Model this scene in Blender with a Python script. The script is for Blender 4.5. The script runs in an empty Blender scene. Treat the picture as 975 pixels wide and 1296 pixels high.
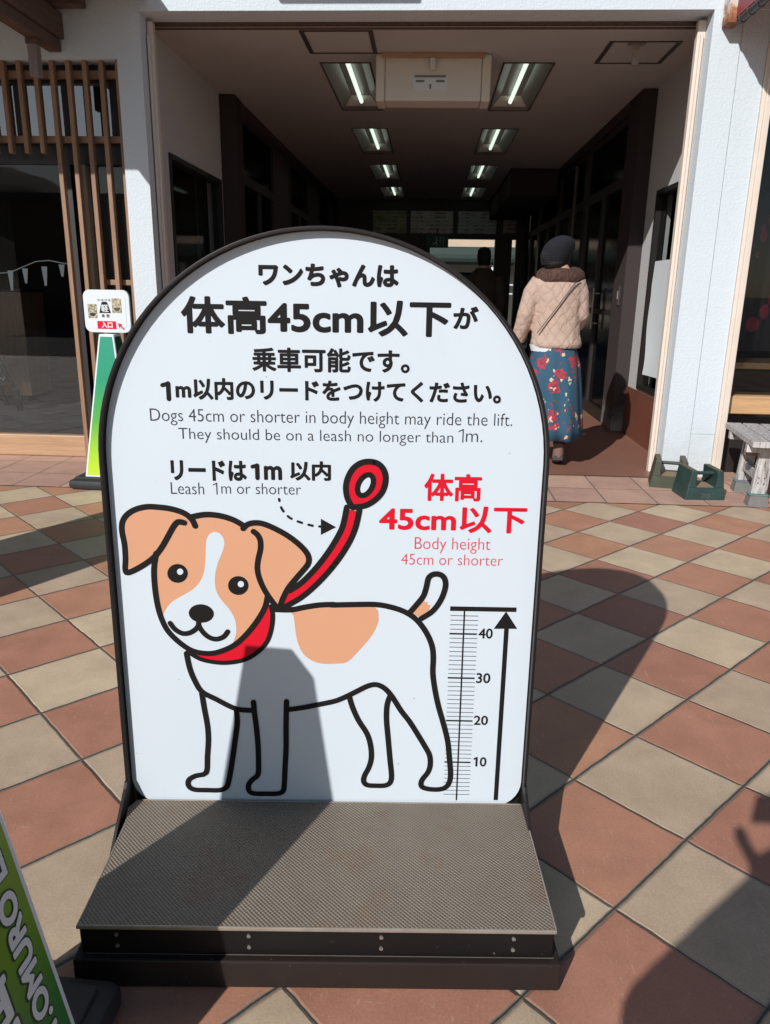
import bpy, bmesh, math, random
from mathutils import Vector, Matrix
from mathutils.geometry import tessellate_polygon
random.seed(7)
SC = bpy.context.scene
COL = SC.collection
R = math.radians

# ------------------------------------------------------------------ camera, sky, sun, exposure
cam = bpy.data.cameras.new('camera')
cam_o = bpy.data.objects.new('camera', cam)
COL.objects.link(cam_o)
cam.sensor_fit = 'VERTICAL'
cam.sensor_height = 36.0
cam.lens = 26.83
cam.clip_start = 0.02
cam.clip_end = 3000
RIGHT = Vector((0.998304, 0.056259, 0.014967))
DOWN = Vector((0.030009, -0.276994, -0.960403))
FWD = Vector((-0.049885, 0.959223, -0.278213))
mw = Matrix.Identity(4)
for i in range(3):
    mw[i][0] = RIGHT[i]; mw[i][1] = -DOWN[i]; mw[i][2] = -FWD[i]
mw[2][3] = 1.19
cam_o.matrix_world = mw
SC.camera = cam_o

world = bpy.data.worlds.new('World')
SC.world = world
world.use_nodes = True
wn = world.node_tree
sky = wn.nodes.new('ShaderNodeTexSky')
sky.sky_type = 'NISHITA'
sky.sun_disc = False
SUN_EL, SUN_AZ = R(32.1), R(208.3)
sky.sun_elevation = SUN_EL
sky.sun_rotation = SUN_AZ
sky.altitude = 300
sky.air_density = 1.0
sky.dust_density = 0.6
bg = wn.nodes['Background']
bg.inputs['Strength'].default_value = 0.078
wn.links.new(sky.outputs['Color'], bg.inputs['Color'])

sun = bpy.data.lights.new('sun', 'SUN')
sun.energy = 4.6
sun.angle = R(0.53)
sun.color = (1.0, 0.985, 0.965)
sun_o = bpy.data.objects.new('sun', sun)
COL.objects.link(sun_o)
to_sun = Vector((-0.756, -1.405, 1.0)).normalized()
sun_o.rotation_euler = to_sun.to_track_quat('Z', 'Y').to_euler()
sun_o.location = to_sun * 30

SC.view_settings.view_transform = 'Standard'
SC.view_settings.look = 'None'
SC.view_settings.exposure = 0.0
SC.view_settings.gamma = 1.0
SC.view_settings.use_curve_mapping = False
SC.render.engine = 'CYCLES'
SC.cycles.max_bounces = 8
SC.cycles.diffuse_bounces = 4
SC.cycles.transparent_max_bounces = 12
SC.cycles.use_denoising = True

# ------------------------------------------------------------------ materials
class NT:
    """small helper to wire shader nodes"""
    def __init__(s, name):
        s.m = bpy.data.materials.new(name); s.m.use_nodes = True
        s.t = s.m.node_tree; s.b = s.t.nodes['Principled BSDF']; s.out = s.t.nodes['Material Output']
    def n(s, typ, **kw):
        x = s.t.nodes.new(typ)
        for k, v in kw.items(): setattr(x, k, v)
        return x
    def put(s, sock, v):
        if isinstance(v, bpy.types.NodeSocket): s.t.links.new(v, sock)
        elif isinstance(v, (tuple, list)) and len(v) == 3 and sock.type == 'RGBA': sock.default_value = (*v, 1)
        else: sock.default_value = v
    def math(s, op, a, b=None, c=None):
        x = s.n('ShaderNodeMath', operation=op); s.put(x.inputs[0], a)
        if b is not None: s.put(x.inputs[1], b)
        if c is not None: s.put(x.inputs[2], c)
        return x.outputs[0]
    def mix(s, f, a, b):
        x = s.n('ShaderNodeMix', data_type='RGBA'); s.put(x.inputs[0], f); s.put(x.inputs[6], a); s.put(x.inputs[7], b)
        return x.outputs[2]
    def noise(s, scale, vec=None, detail=4, rough=.55):
        x = s.n('ShaderNodeTexNoise'); x.inputs['Scale'].default_value = scale
        x.inputs['Detail'].default_value = detail; x.inputs['Roughness'].default_value = rough
        s.put(x.inputs['Vector'], vec if vec is not None else s.co())
        return x.outputs['Fac']
    def co(s, kind='Object'):
        if not hasattr(s, '_c'): s._c = s.n('ShaderNodeTexCoord')
        return s._c.outputs[kind]
    def xyz(s, vec=None):
        x = s.n('ShaderNodeSeparateXYZ'); s.put(x.inputs[0], vec if vec is not None else s.co()); return x.outputs
    def mapping(s, rot=(0, 0, 0), scale=(1, 1, 1), loc=(0, 0, 0)):
        x = s.n('ShaderNodeMapping'); x.inputs['Rotation'].default_value = rot; x.inputs['Scale'].default_value = scale
        x.inputs['Location'].default_value = loc; s.put(x.inputs['Vector'], s.co()); return x.outputs[0]
    def ramp(s, f, stops, interp='LINEAR'):
        x = s.n('ShaderNodeValToRGB'); cr = x.color_ramp; cr.interpolation = interp
        while len(cr.elements) < len(stops): cr.elements.new(.5)
        for e, (p, c) in zip(cr.elements, stops): e.position = p; e.color = (*c, 1) if len(c) == 3 else c
        s.put(x.inputs[0], f); return x.outputs[0]
    def bump(s, h, strength=.3, dist=.005):
        x = s.n('ShaderNodeBump'); x.inputs['Strength'].default_value = strength; x.inputs['Distance'].default_value = dist
        s.put(x.inputs['Height'], h); s.put(s.b.inputs['Normal'], x.outputs[0])
    def set(s, **kw):
        for k, v in kw.items(): s.put(s.b.inputs[k.replace('_', ' ')], v)
        return s

def vary(col, k): return tuple(max(0, c * k) for c in col)

def plain(name, col, rough=.5, var=.12, scale=6, bump=0, bscale=60, bdist=.003, metal=0, spec=.5):
    t = NT(name)
    f = t.noise(scale)
    c = t.mix(f, vary(col, 1 - var), vary(col, 1 + var))
    t.set(Base_Color=c, Roughness=rough, Metallic=metal)
    t.b.inputs['Specular IOR Level'].default_value = spec
    if bump: t.bump(t.noise(bscale, detail=6), bump, bdist)
    return t.m

def wood(name, col, axis=2, rough=.55, var=.35, grain=1.0):
    t = NT(name)
    sc = [26 * grain] * 3; sc[axis] = 1.6 * grain
    v = t.mapping(scale=sc)
    f = t.noise(1.5, v, 6, .65)
    f2 = t.noise(9, v, 3)
    g = t.math('ADD', t.math('MULTIPLY', f, .7), t.math('MULTIPLY', f2, .3))
    t.set(Base_Color=t.ramp(g, [(.32, vary(col, 1 - var)), (.5, col), (.68, vary(col, 1 + var))]), Roughness=rough)
    t.bump(g, .25, .002)
    return t.m

def stucco(name, col, bump=.38):
    t = NT(name)
    big = t.noise(1.2, detail=5)
    fine = t.noise(70, detail=5, rough=.6)
    streak = t.noise(3, t.mapping(scale=(9, 9, .7)), 5)
    c = t.mix(big, vary(col, .95), vary(col, 1.03))
    c = t.mix(t.math('MULTIPLY', t.math('GREATER_THAN', streak, .66), .10), c, vary(col, .75))
    z = t.xyz()[2]
    low = t.math('SUBTRACT', .62, t.math('ADD', z, t.math('MULTIPLY', t.noise(5, detail=6, rough=.7), .75)))
    low = t.math('MINIMUM', t.math('MAXIMUM', t.math('MULTIPLY', low, 1.6), 0), .45)
    c = t.mix(low, c, vary((.50, .46, .41), .9))
    t.set(Base_Color=c, Roughness=.9)
    t.b.inputs['Specular IOR Level'].default_value = .2
    v = t.n('ShaderNodeTexVoronoi'); v.inputs['Scale'].default_value = 75; t.put(v.inputs['Vector'], t.co())
    t.bump(t.math('ADD', fine, t.math('MULTIPLY', v.outputs['Distance'], .6)), bump, .006)
    return t.m

def glass(name, tint=(.75, .78, .78), rough=.0, refl=1.0):
    t = NT(name)
    tr = t.n('ShaderNodeBsdfTransparent'); tr.inputs[0].default_value = (*tint, 1)
    gl = t.n('ShaderNodeBsdfGlossy'); gl.inputs['Roughness'].default_value = rough
    fr = t.n('ShaderNodeFresnel'); fr.inputs['IOR'].default_value = 1.5
    mx = t.n('ShaderNodeMixShader')
    f = t.math('MINIMUM', t.math('MULTIPLY', fr.outputs[0], refl), 1.0)
    t.put(mx.inputs[0], f)
    t.t.links.new(tr.outputs[0], mx.inputs[1]); t.t.links.new(gl.outputs[0], mx.inputs[2])
    t.t.links.new(mx.outputs[0], t.out.inputs['Surface'])
    return t.m

def emit(name, col, s):
    t = NT(name); t.set(Base_Color=(.8, .8, .8)); t.put(t.b.inputs['Emission Color'], col); t.b.inputs['Emission Strength'].default_value = s
    return t.m

def tile_floor(name, size, rot, origin, cols, joint, gj, checker=True, rough=.55, tv=.24, jit=.008):
    t = NT(name)
    v = t.n('ShaderNodeVectorMath', operation='SUBTRACT'); t.put(v.inputs[0], t.co()); v.inputs[1].default_value = (*origin, 0)
    m = t.n('ShaderNodeVectorRotate', rotation_type='Z_AXIS'); t.put(m.inputs['Vector'], v.outputs[0]); m.inputs['Angle'].default_value = -rot
    x, y, z = t.xyz(m.outputs[0])
    # slightly wavy joints
    w = t.math('MULTIPLY', t.math('SUBTRACT', t.noise(14), .5), jit)
    gx = t.math('DIVIDE', t.math('ADD', x, w), size[0]); gy = t.math('DIVIDE', t.math('ADD', y, w), size[1])
    ix = t.math('FLOOR', gx); iy = t.math('FLOOR', gy)
    fx = t.math('FRACT', gx); fy = t.math('FRACT', gy)
    dx = t.math('MULTIPLY', t.math('MINIMUM', fx, t.math('SUBTRACT', 1, fx)), size[0])
    dy = t.math('MULTIPLY', t.math('MINIMUM', fy, t.math('SUBTRACT', 1, fy)), size[1])
    mx_ = t.math('LESS_THAN', dx, gj[0]); my_ = t.math('LESS_THAN', dy, gj[1])
    g = t.math('MAXIMUM', mx_, my_)
    d = t.math('MINIMUM', t.math('SUBTRACT', dx, gj[0]), t.math('SUBTRACT', dy, gj[1]))
    cid = t.n('ShaderNodeCombineXYZ'); t.put(cid.inputs[0], ix); t.put(cid.inputs[1], iy)
    wn_ = t.n('ShaderNodeTexWhiteNoise', noise_dimensions='3D'); t.put(wn_.inputs['Vector'], cid.outputs[0])
    par = t.math('FRACT', t.math('MULTIPLY', t.math('ADD', ix, iy), .5))
    odd = t.math('GREATER_THAN', t.math('ABSOLUTE', par), .25)
    base = t.mix(odd, cols[0], cols[1]) if checker else cols[0]
    # per-tile tone, cloudy stains, fine speckle, pale scratches
    tone = t.math('ADD', 1 - tv / 2, t.math('MULTIPLY', wn_.outputs['Value'], tv))
    cloud = t.noise(7, detail=6, rough=.65); sp = t.noise(190, detail=3, rough=.7)
    big = t.noise(1.1, detail=5)
    k = t.math('MULTIPLY', tone, t.math('ADD', .62, t.math('MULTIPLY', cloud, .62)))
    k = t.math('MULTIPLY', k, t.math('ADD', .66, t.math('MULTIPLY', sp, .62)))
    k = t.math('MULTIPLY', k, t.math('ADD', .84, t.math('MULTIPLY', big, .34)))
    hs = t.n('ShaderNodeHueSaturation'); t.put(hs.inputs['Color'], base); t.put(hs.inputs['Value'], k)
    t.put(hs.inputs['Hue'], t.math('ADD', .492, t.math('MULTIPLY', wn_.outputs['Value'], .016)))
    c = hs.outputs[0]
    wv = t.noise(60, t.mapping(scale=(1, .22, 1), rot=(0, 0, .6)), 7, .8)
    c = t.mix(t.math('MULTIPLY', t.math('GREATER_THAN', wv, .62), .34), c, (.62, .50, .40))
    wv2 = t.noise(75, t.mapping(scale=(.2, 1, 1), rot=(0, 0, -.5)), 6, .8)
    c = t.mix(t.math('MULTIPLY', t.math('GREATER_THAN', wv2, .64), .26), c, (.58, .45, .36))
    dk = t.noise(38, detail=5, rough=.85)
    c = t.mix(t.math('MULTIPLY', t.math('GREATER_THAN', dk, .68), .5), c, (.10, .075, .06))
    rim = t.math('SUBTRACT', 1, t.math('MINIMUM', t.math('DIVIDE', t.math('MAXIMUM', d, 0), .010), 1))
    c = t.mix(t.math('MULTIPLY', rim, t.math('MULTIPLY', t.noise(30), .42)), c, (.16, .13, .10))
    jm = t.math('MAXIMUM', t.math('LESS_THAN', dx, gj[0] * .5), t.math('LESS_THAN', dy, gj[1] * .42))
    jc = t.mix(jm, t.mix(t.noise(70), vary(joint, .9), vary(joint, 2.0)), vary(joint, .35))
    t.set(Base_Color=t.mix(g, c, jc), Roughness=t.math('ADD', rough - .1, t.math('MULTIPLY', cloud, .3)))
    h = t.math('ADD', t.math('MULTIPLY', t.math('MINIMUM', t.math('DIVIDE', t.math('MAXIMUM', d, -.001), .004), 1), 1),
               t.math('MULTIPLY', sp, .10))
    t.bump(h, .7, .003)
    return t.m

# ------------------------------------------------------------------ mesh helpers
class MB:
    """collects shapes into ONE mesh"""
    def __init__(s): s.v = []; s.f = []
    def add(s, vs, fs):
        o = len(s.v); s.v += [tuple(v) for v in vs]; s.f += [tuple(i + o for i in f) for f in fs]; return s
    def box(s, x0, x1, y0, y1, z0, z1, top=None):
        a = [(x0, y0, z0), (x1, y0, z0), (x1, y1, z0), (x0, y1, z0), (x0, y0, z1), (x1, y0, z1), (x1, y1, z1), (x0, y1, z1)]
        if top is not None:
            tx, ty = top; a = a[:4] + [(x + (tx if x == x0 else -tx), y + (ty if y == y0 else -ty), z) for x, y, z in a[4:]]
        return s.add(a, [(3, 2, 1, 0), (4, 5, 6, 7), (0, 1, 5, 4), (1, 2, 6, 5), (2, 3, 7, 6), (3, 0, 4, 7)])
    def rbox(s, x0, x1, y0, y1, z0, z1, r=.004):
        """box with chamfered edges"""
        bm = bmesh.new(); bmesh.ops.create_cube(bm, size=1)
        bmesh.ops.scale(bm, vec=(x1 - x0, y1 - y0, z1 - z0), verts=bm.verts)
        bmesh.ops.translate(bm, vec=((x0 + x1) / 2, (y0 + y1) / 2, (z0 + z1) / 2), verts=bm.verts)
        r = min(r, (x1 - x0) * .4, (y1 - y0) * .4, (z1 - z0) * .4)
        bmesh.ops.bevel(bm, geom=bm.edges[:], offset=r, segments=2, affect='EDGES', profile=.5)
        bm.verts.index_update()
        s.add([v.co[:] for v in bm.verts], [[v.index for v in f.verts] for f in bm.faces]); bm.free(); return s
    def beam(s, a, b, w, h, up=(0, 0, 1)):
        a = Vector(a); b = Vector(b); d = (b - a).normalized(); u = Vector(up); x = d.cross(u).normalized(); u = x.cross(d)
        vs = []
        for p in (a, b):
            for i, j in ((-1, -1), (1, -1), (1, 1), (-1, 1)): vs.append(p + x * (i * w / 2) + u * (j * h / 2))
        return s.add(vs, [(3, 2, 1, 0), (4, 5, 6, 7), (0, 1, 5, 4), (1, 2, 6, 5), (2, 3, 7, 6), (3, 0, 4, 7)])
    def tube(s, pts, rad, n=10, cap=True):
        pts = [Vector(p) for p in pts]; rad = rad if isinstance(rad, (list, tuple)) else [rad] * len(pts)
        rings = []; prev = None
        for i, p in enumerate(pts):
            d = (pts[min(i + 1, len(pts) - 1)] - pts[max(i - 1, 0)]).normalized()
            if prev is None:
                x = d.orthogonal().normalized()
            else:
                x = (prev - d * prev.dot(d)).normalized()
            prev = x; y = d.cross(x)
            rings.append([p + (x * math.cos(2 * math.pi * k / n) + y * math.sin(2 * math.pi * k / n)) * rad[i] for k in range(n)])
        return s.loft(rings, cap)
    def loft(s, rings, cap=True):
        n = len(rings[0]); vs = [v for r in rings for v in r]; fs = []
        for i in range(len(rings) - 1):
            for k in range(n):
                fs.append((i * n + k, i * n + (k + 1) % n, (i + 1) * n + (k + 1) % n, (i + 1) * n + k))
        if cap:
            fs.append(tuple(reversed(range(n)))); fs.append(tuple((len(rings) - 1) * n + k for k in range(n)))
        return s.add(vs, fs)
    def ell(s, specs, n=20, cap=True, wob=None):
        """stack of ellipses: (cx, cy, z, rx, ry)"""
        rings = []
        for j, (cx, cy, z, rx, ry) in enumerate(specs):
            rr = []
            for k in range(n):
                a = 2 * math.pi * k / n; w = 1 + (wob(a, j) if wob else 0)
                rr.append((cx + math.cos(a) * rx * w, cy + math.sin(a) * ry * w, z))
            rings.append(rr)
        return s.loft(rings, cap)
    def ball(s, c, r, n=14, m=9):
        rx, ry, rz = r if isinstance(r, (tuple, list)) else (r, r, r)
        return s.ell([(c[0], c[1], c[2] + rz * math.sin(t), max(1e-4, rx * math.cos(t)), max(1e-4, ry * math.cos(t)))
                      for t in [math.pi * (i / m - .5) for i in range(m + 1)]], n)
    def prism(s, poly, axis, a, b):
        """2-D polygon extruded along an axis from a to b"""
        def P(u, v, w): return {'x': (w, u, v), 'y': (u, w, v), 'z': (u, v, w)}[axis]
        n = len(poly); vs = [P(u, v, a) for u, v in poly] + [P(u, v, b) for u, v in poly]
        tri = tessellate_polygon([[Vector((u, v, 0)) for u, v in poly]])
        fs = [tuple(t) for t in tri] + [tuple(i + n for i in reversed(t)) for t in tri]
        fs += [(i, (i + 1) % n, (i + 1) % n + n, i + n) for i in range(n)]
        return s.add(vs, fs)
    def xf(s, M):
        s.v = [tuple(M @ Vector(v)) for v in s.v]; return s
    def build(s, name, mats, parent=None, smooth=False, bevel=0):
        me = bpy.data.meshes.new(name); me.from_pydata(s.v, [], s.f); me.update()
        bm = bmesh.new(); bm.from_mesh(me); bmesh.ops.recalc_face_normals(bm, faces=bm.faces); bm.to_mesh(me); bm.free()
        for m in (mats if isinstance(mats, (list, tuple)) else [mats]): me.materials.append(m)
        if smooth:
            for p in me.polygons: p.use_smooth = True
            if smooth is not True: me.set_sharp_from_angle(angle=R(smooth))
        o = bpy.data.objects.new(name, me); COL.objects.link(o)
        if parent: o.parent = parent
        if bevel:
            b = o.modifiers.new('bevel', 'BEVEL'); b.width = bevel; b.segments = 2; b.limit_method = 'ANGLE'
        return o

def tag(o, label=None, cat=None, group=None, kind=None):
    if label: o['label'] = label
    if cat: o['category'] = cat
    if group: o['group'] = group
    if kind: o['kind'] = kind
    return o
def thing(name, label, cat, loc=(0, 0, 0), rz=0, group=None):
    o = bpy.data.objects.new(name, None); COL.objects.link(o); o.location = loc; o.rotation_euler = (0, 0, rz)
    o.empty_display_size = .1
    return tag(o, label, cat, group)
def copy_tree(o, parent=None):
    c = o.copy(); COL.objects.link(c)
    if parent: c.parent = parent
    for ch in list(o.children): copy_tree(ch, c)
    return c
def box(name, m, b, parent=None, bevel=.003): return MB().box(*b).build(name, m, parent, bevel=bevel)

def smooth_line(pts, closed=False, k=4):
    n = len(pts); out = []
    for i in range(n if closed else n - 1):
        g = lambda j: Vector(pts[j % n] if closed else pts[min(max(j, 0), n - 1)])
        p0, p1, p2, p3 = g(i - 1), g(i), g(i + 1), g(i + 2)
        for q in range(k):
            t = q / k
            out.append(.5 * ((2 * p1) + (p2 - p0) * t + (2 * p0 - 5 * p1 + 4 * p2 - p3) * t * t + (3 * p1 - p0 - 3 * p2 + p3) * t ** 3))
    if not closed: out.append(Vector(pts[-1]))
    return [(v[0], v[1]) for v in out]

def jit(): return random.random() * 4e-5
def ribbon(mb, pts, w, y, n=10, caps=True):
    """flat printed stroke of width w in the x-z plane at depth y (towards the viewer is -y)"""
    r = w / 2
    for (a, b) in zip(pts[:-1], pts[1:]):
        a = Vector(a); b = Vector(b); d = b - a
        if d.length < 1e-6: continue
        d.normalize(); p = Vector((-d[1], d[0])) * r; yy = y - jit()
        mb.add([(q[0], yy, q[1]) for q in (a - p, b - p, b + p, a + p)], [(0, 1, 2, 3)])
    for i, p in enumerate(pts):
        if not caps and i in (0, len(pts) - 1): continue
        yy = y - jit()
        mb.add([(p[0] + r * math.cos(2 * math.pi * k / n), yy, p[1] + r * math.sin(2 * math.pi * k / n)) for k in range(n)], [tuple(range(n))])
def fillpoly(mb, pts, y):
    tri = tessellate_polygon([[Vector((a, b, 0)) for a, b in pts]])
    mb.add([(a, y, b) for a, b in pts], [tuple(t) for t in tri])

def glyphs(text, grow=0.0, thin=0.0):
    """outline text -> flat verts/faces in font units, grown outwards with round corners"""
    c = bpy.data.curves.new('t', 'FONT'); c.body = text; c.size = 1; c.offset = -thin; c.resolution_u = 4
    o = bpy.data.objects.new('t', c); COL.objects.link(o)
    bpy.context.view_layer.update()
    me = bpy.data.meshes.new_from_object(o.evaluated_get(bpy.context.evaluated_depsgraph_get()))
    bm = bmesh.new(); bm.from_mesh(me); bmesh.ops.remove_doubles(bm, verts=bm.verts, dist=1e-4)
    bm.verts.index_update()
    mb = MB(); mb.add([(v.co.x, 0, v.co.y) for v in bm.verts], [[v.index for v in f.verts] for f in bm.faces])
    if grow:
        for e in bm.edges:
            if len(e.link_faces) == 1:
                ribbon(mb, [(e.verts[0].co.x, e.verts[0].co.y), (e.verts[1].co.x, e.verts[1].co.y)], grow * 2, 0, 8)
    bm.free(); bpy.data.objects.remove(o); bpy.data.curves.remove(c); bpy.data.meshes.remove(me)
    return mb
def fit_text(mb, x0, x1, z0, z1, y=0):
    xs = [v[0] for v in mb.v]; zs = [v[2] for v in mb.v]
    ax, bx, az, bz = min(xs), max(xs), min(zs), max(zs)
    mb.v = [(x0 + (v[0] - ax) / (bx - ax) * (x1 - x0), v[1] + y, z0 + (v[2] - az) / (bz - az) * (z1 - z0)) for v in mb.v]
    return mb
# ------------------------------------------------------------------ palette
M = {}
M['white_wall'] = stucco('white_stucco', (.575, .632, .668))
M['inner_wall'] = stucco('inner_plaster', (.50, .50, .49), .25)
M['ceiling'] = plain('ceiling_board', (.43, .415, .40), .9, .10, 3, .25, 120)
M['cream_metal'] = plain('cream_painted_metal', (.66, .57, .49), .4, .08, 12, .05)
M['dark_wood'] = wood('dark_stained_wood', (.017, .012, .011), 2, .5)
M['black_frame'] = plain('black_frame', (.018, .016, .015), .35)
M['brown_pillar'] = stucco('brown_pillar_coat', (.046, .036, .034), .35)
M['dado'] = plain('red_brown_dado', (.16, .055, .032), .5, .2, 5, .1)
M['hall_floor'] = plain('hall_floor_coat', (.24, .115, .078), .45, .16, 4, .12, 90)
M['slat_wood'] = wood('slat_wood', (.26, .148, .088), 2, .6, .35)
M['old_wood'] = wood('weathered_timber', (.10, .058, .042), 1, .7, .4)
M['grey_wood'] = wood('grey_timber_post', (.20, .16, .15), 2, .8, .35)
M['sill_wood'] = wood('sill_wood', (.42, .25, .14), 0, .5, .25)
M['counter_wood'] = wood('counter_wood', (.50, .30, .15), 0, .45, .25)
M['beige'] = plain('beige_post', (.30, .25, .18), .6)
M['glass'] = glass('window_glass', (.86, .88, .88), 0, 1.3)
M['hall_glass'] = glass('hall_glass', (.70, .72, .72), .05, .22)
M['dark_glass'] = glass('dark_glass', (.30, .32, .33), .12, .16)
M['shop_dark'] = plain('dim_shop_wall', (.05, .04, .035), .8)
M['paper'] = plain('white_paper', (.62, .66, .68), .8, .04, 8)
M['tube'] = emit('lit_tube', (.84, 1.0, .86), 1.0)
M['trough'] = plain('lamp_trough', (.20, .185, .17), .35, .05)
M['white_plastic'] = plain('white_plastic', (.62, .67, .71), .35, .03, 10)
def board_white():
    t = NT('sign_panel_white'); big = t.noise(2.2); sm_ = t.noise(1.0, t.mapping(scale=(3, 3, 1.2)), 6, .7)
    c = t.mix(big, (.585, .645, .695), (.61, .668, .717))
    c = t.mix(t.math('MULTIPLY', t.math('MAXIMUM', t.math('SUBTRACT', sm_, .58), 0), 1.1), c, (.50, .50, .47))
    c = t.mix(t.math('MULTIPLY', t.math('GREATER_THAN', t.noise(75, detail=2), .785), .55), c, (.16, .15, .14))
    scr = t.noise(55, t.mapping(scale=(1, 1, .05), rot=(0, .9, 0)), 4, .8)
    c = t.mix(t.math('MULTIPLY', t.math('GREATER_THAN', scr, .735), .22), c, (.40, .40, .40))
    t.set(Base_Color=c, Roughness=t.math('ADD', .26, t.math('MULTIPLY', sm_, .2))); return t.m
M['panel_white'] = board_white()
M['ink'] = plain('black_print', (.012, .010, .010), .6, .05, spec=.15)
M['ink_grey'] = plain('charcoal_print', (.04, .037, .04), .6, .05, spec=.15)
M['ink_red'] = plain('red_print', (.62, .007, .022), .5, .04, spec=.2)
M['ink_thin_red'] = plain('dull_red_print', (.62, .05, .07), .45, .04)
M['ink_tan'] = plain('tan_print', (.62, .315, .185), .5, .03, spec=.2)
M['rim'] = plain('dark_brown_rim', (.012, .008, .0075), .45, .25, 18, .06, spec=.35)
M['blackened'] = plain('black_bracket', (.012, .011, .011), .5)
M['edge_metal'] = plain('scuffed_edge_metal', (.34, .29, .24), .45, .3, 30, .1, metal=.4)
M['screw'] = plain('screw_metal', (.35, .33, .31), .4, .2, metal=.7)
M['rubber'] = plain('black_rubber', (.020, .020, .022), .65, .25, 14, .12)
M['green_iron'] = plain('green_enamel_iron', (.022, .050, .046), .45, .5, 9, .35, 45)
M['olive_iron'] = plain('olive_enamel_iron', (.050, .058, .036), .55, .5, 9, .35, 45)
M['scratch'] = plain('worn_edge_paint', (.16, .17, .15), .6)
M['concrete'] = plain('grey_concrete', (.16, .15, .145), .9, .3, 20, .4, 60)
M['cyan_strap'] = plain('cyan_strap', (.06, .33, .32), .5)
M['awning_red'] = plain('faded_red_sheet', (.24, .035, .045), .5, .25, 8, .1)
M['gutter'] = plain('dark_gutter', (.055, .048, .046), .5, .2)
M['green_board'] = None

def weathered(name):
    t = NT(name)
    v = t.mapping(scale=(18, 18, 3))
    f = t.noise(2.5, v, 6, .7); g = t.noise(5, None, 5)
    c = t.ramp(f, [(.35, (.10, .085, .07)), (.47, (.42, .39, .37)), (.65, (.62, .60, .58))])
    t.set(Base_Color=t.mix(t.math('MULTIPLY', g, .35), c, (.20, .19, .19)), Roughness=.85); t.bump(f, .4, .003); return t.m
M['whitewash'] = weathered('worn_whitewashed_wood')
def rusty(name):
    t = NT(name)
    x, y, z = t.xyz()
    f = t.math('ADD', t.noise(22, detail=6, rough=.7), t.math('MULTIPLY', t.math('SUBTRACT', 2.80, z), 2.4))
    t.set(Base_Color=t.ramp(f, [(.50, (.55, .50, .46)), (.58, (.36, .17, .08)), (.74, (.20, .07, .03))]), Roughness=.75)
    t.bump(t.noise(60), .4, .003); return t.m
M['rust'] = rusty('rusting_cream_plate')

def deck_mat():
    t = NT('non_slip_deck_sheet')
    m = t.n('ShaderNodeVectorRotate', rotation_type='Z_AXIS'); t.put(m.inputs['Vector'], t.co()); m.inputs['Angle'].default_value = R(1)
    x, y, z = t.xyz(m.outputs[0])
    k = 2 * math.pi / .0083
    d = t.math('MULTIPLY', t.math('SINE', t.math('MULTIPLY', x, k)), t.math('SINE', t.math('MULTIPLY', y, k)))
    d = t.math('ADD', d, t.math('MULTIPLY', t.math('SUBTRACT', t.noise(26, detail=5), .5), .9))
    dot = t.math('GREATER_THAN', d, .36)
    big = t.noise(5, detail=6, rough=.7); fine = t.noise(160, detail=3)
    base = t.mix(big, (.16, .127, .093), (.275, .225, .168))
    base = t.mix(t.math('MULTIPLY', t.math('GREATER_THAN', t.noise(7, detail=5), .60), .32), base, (.22, .115, .055))
    base = t.mix(t.math('MULTIPLY', fine, .4), base, (.27, .22, .17))
    grit = t.math('GREATER_THAN', t.noise(210, detail=2), .70)
    base = t.mix(t.math('MULTIPLY', grit, .5), base, (.42, .38, .32))
    c = t.mix(t.math('MULTIPLY', dot, .55), base, (.055, .044, .036))
    t.set(Base_Color=c, Roughness=.68)
    t.bump(t.math('MULTIPLY', d, -1), .5, .003)
    return t.m
M['deck'] = deck_mat()
def scuffed(name, col):
    t = NT(name)
    f = t.noise(4, detail=6)
    w = t.noise(28, t.mapping(scale=(.5, 1, 3), rot=(0, .5, 0)), 7, .8)
    c = t.mix(f, vary(col, .8), vary(col, 1.25))
    c = t.mix(t.math('MULTIPLY', t.math('GREATER_THAN', w, .70), .35), c, (.20, .17, .15))
    dots = t.math('GREATER_THAN', t.noise(120, detail=2), .76)
    c = t.mix(t.math('MULTIPLY', dots, .5), c, (.30, .27, .24))
    t.set(Base_Color=c, Roughness=.5); t.b.inputs['Specular IOR Level'].default_value = .3; t.bump(w, .08, .002); return t.m
M['base_board'] = scuffed('scuffed_brown_board', (.020, .0135, .012))
M['riser'] = scuffed('scuffed_black_board', (.006, .005, .0048))

def green_grad(name, stops, rough=.35):
    t = NT(name); x, y, z = t.xyz()
    t.set(Base_Color=t.ramp(z, stops), Roughness=rough); return t.m
M['front_green'] = green_grad('green_front_print', [(.08, (.46, .62, .02)), (.22, (.32, .55, .02)), (.42, (.07, .35, .04)), (.66, (.0, .25, .13)), (.9, (.0, .24, .14))])
M['side_green'] = green_grad('green_side_print', [(.05, (.0, .13, .055)), (.20, (.012, .17, .03)), (.33, (.13, .27, .015)), (.55, (.22, .33, .02)), (.72, (.015, .10, .05)), (.95, (.008, .06, .04))])

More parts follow.
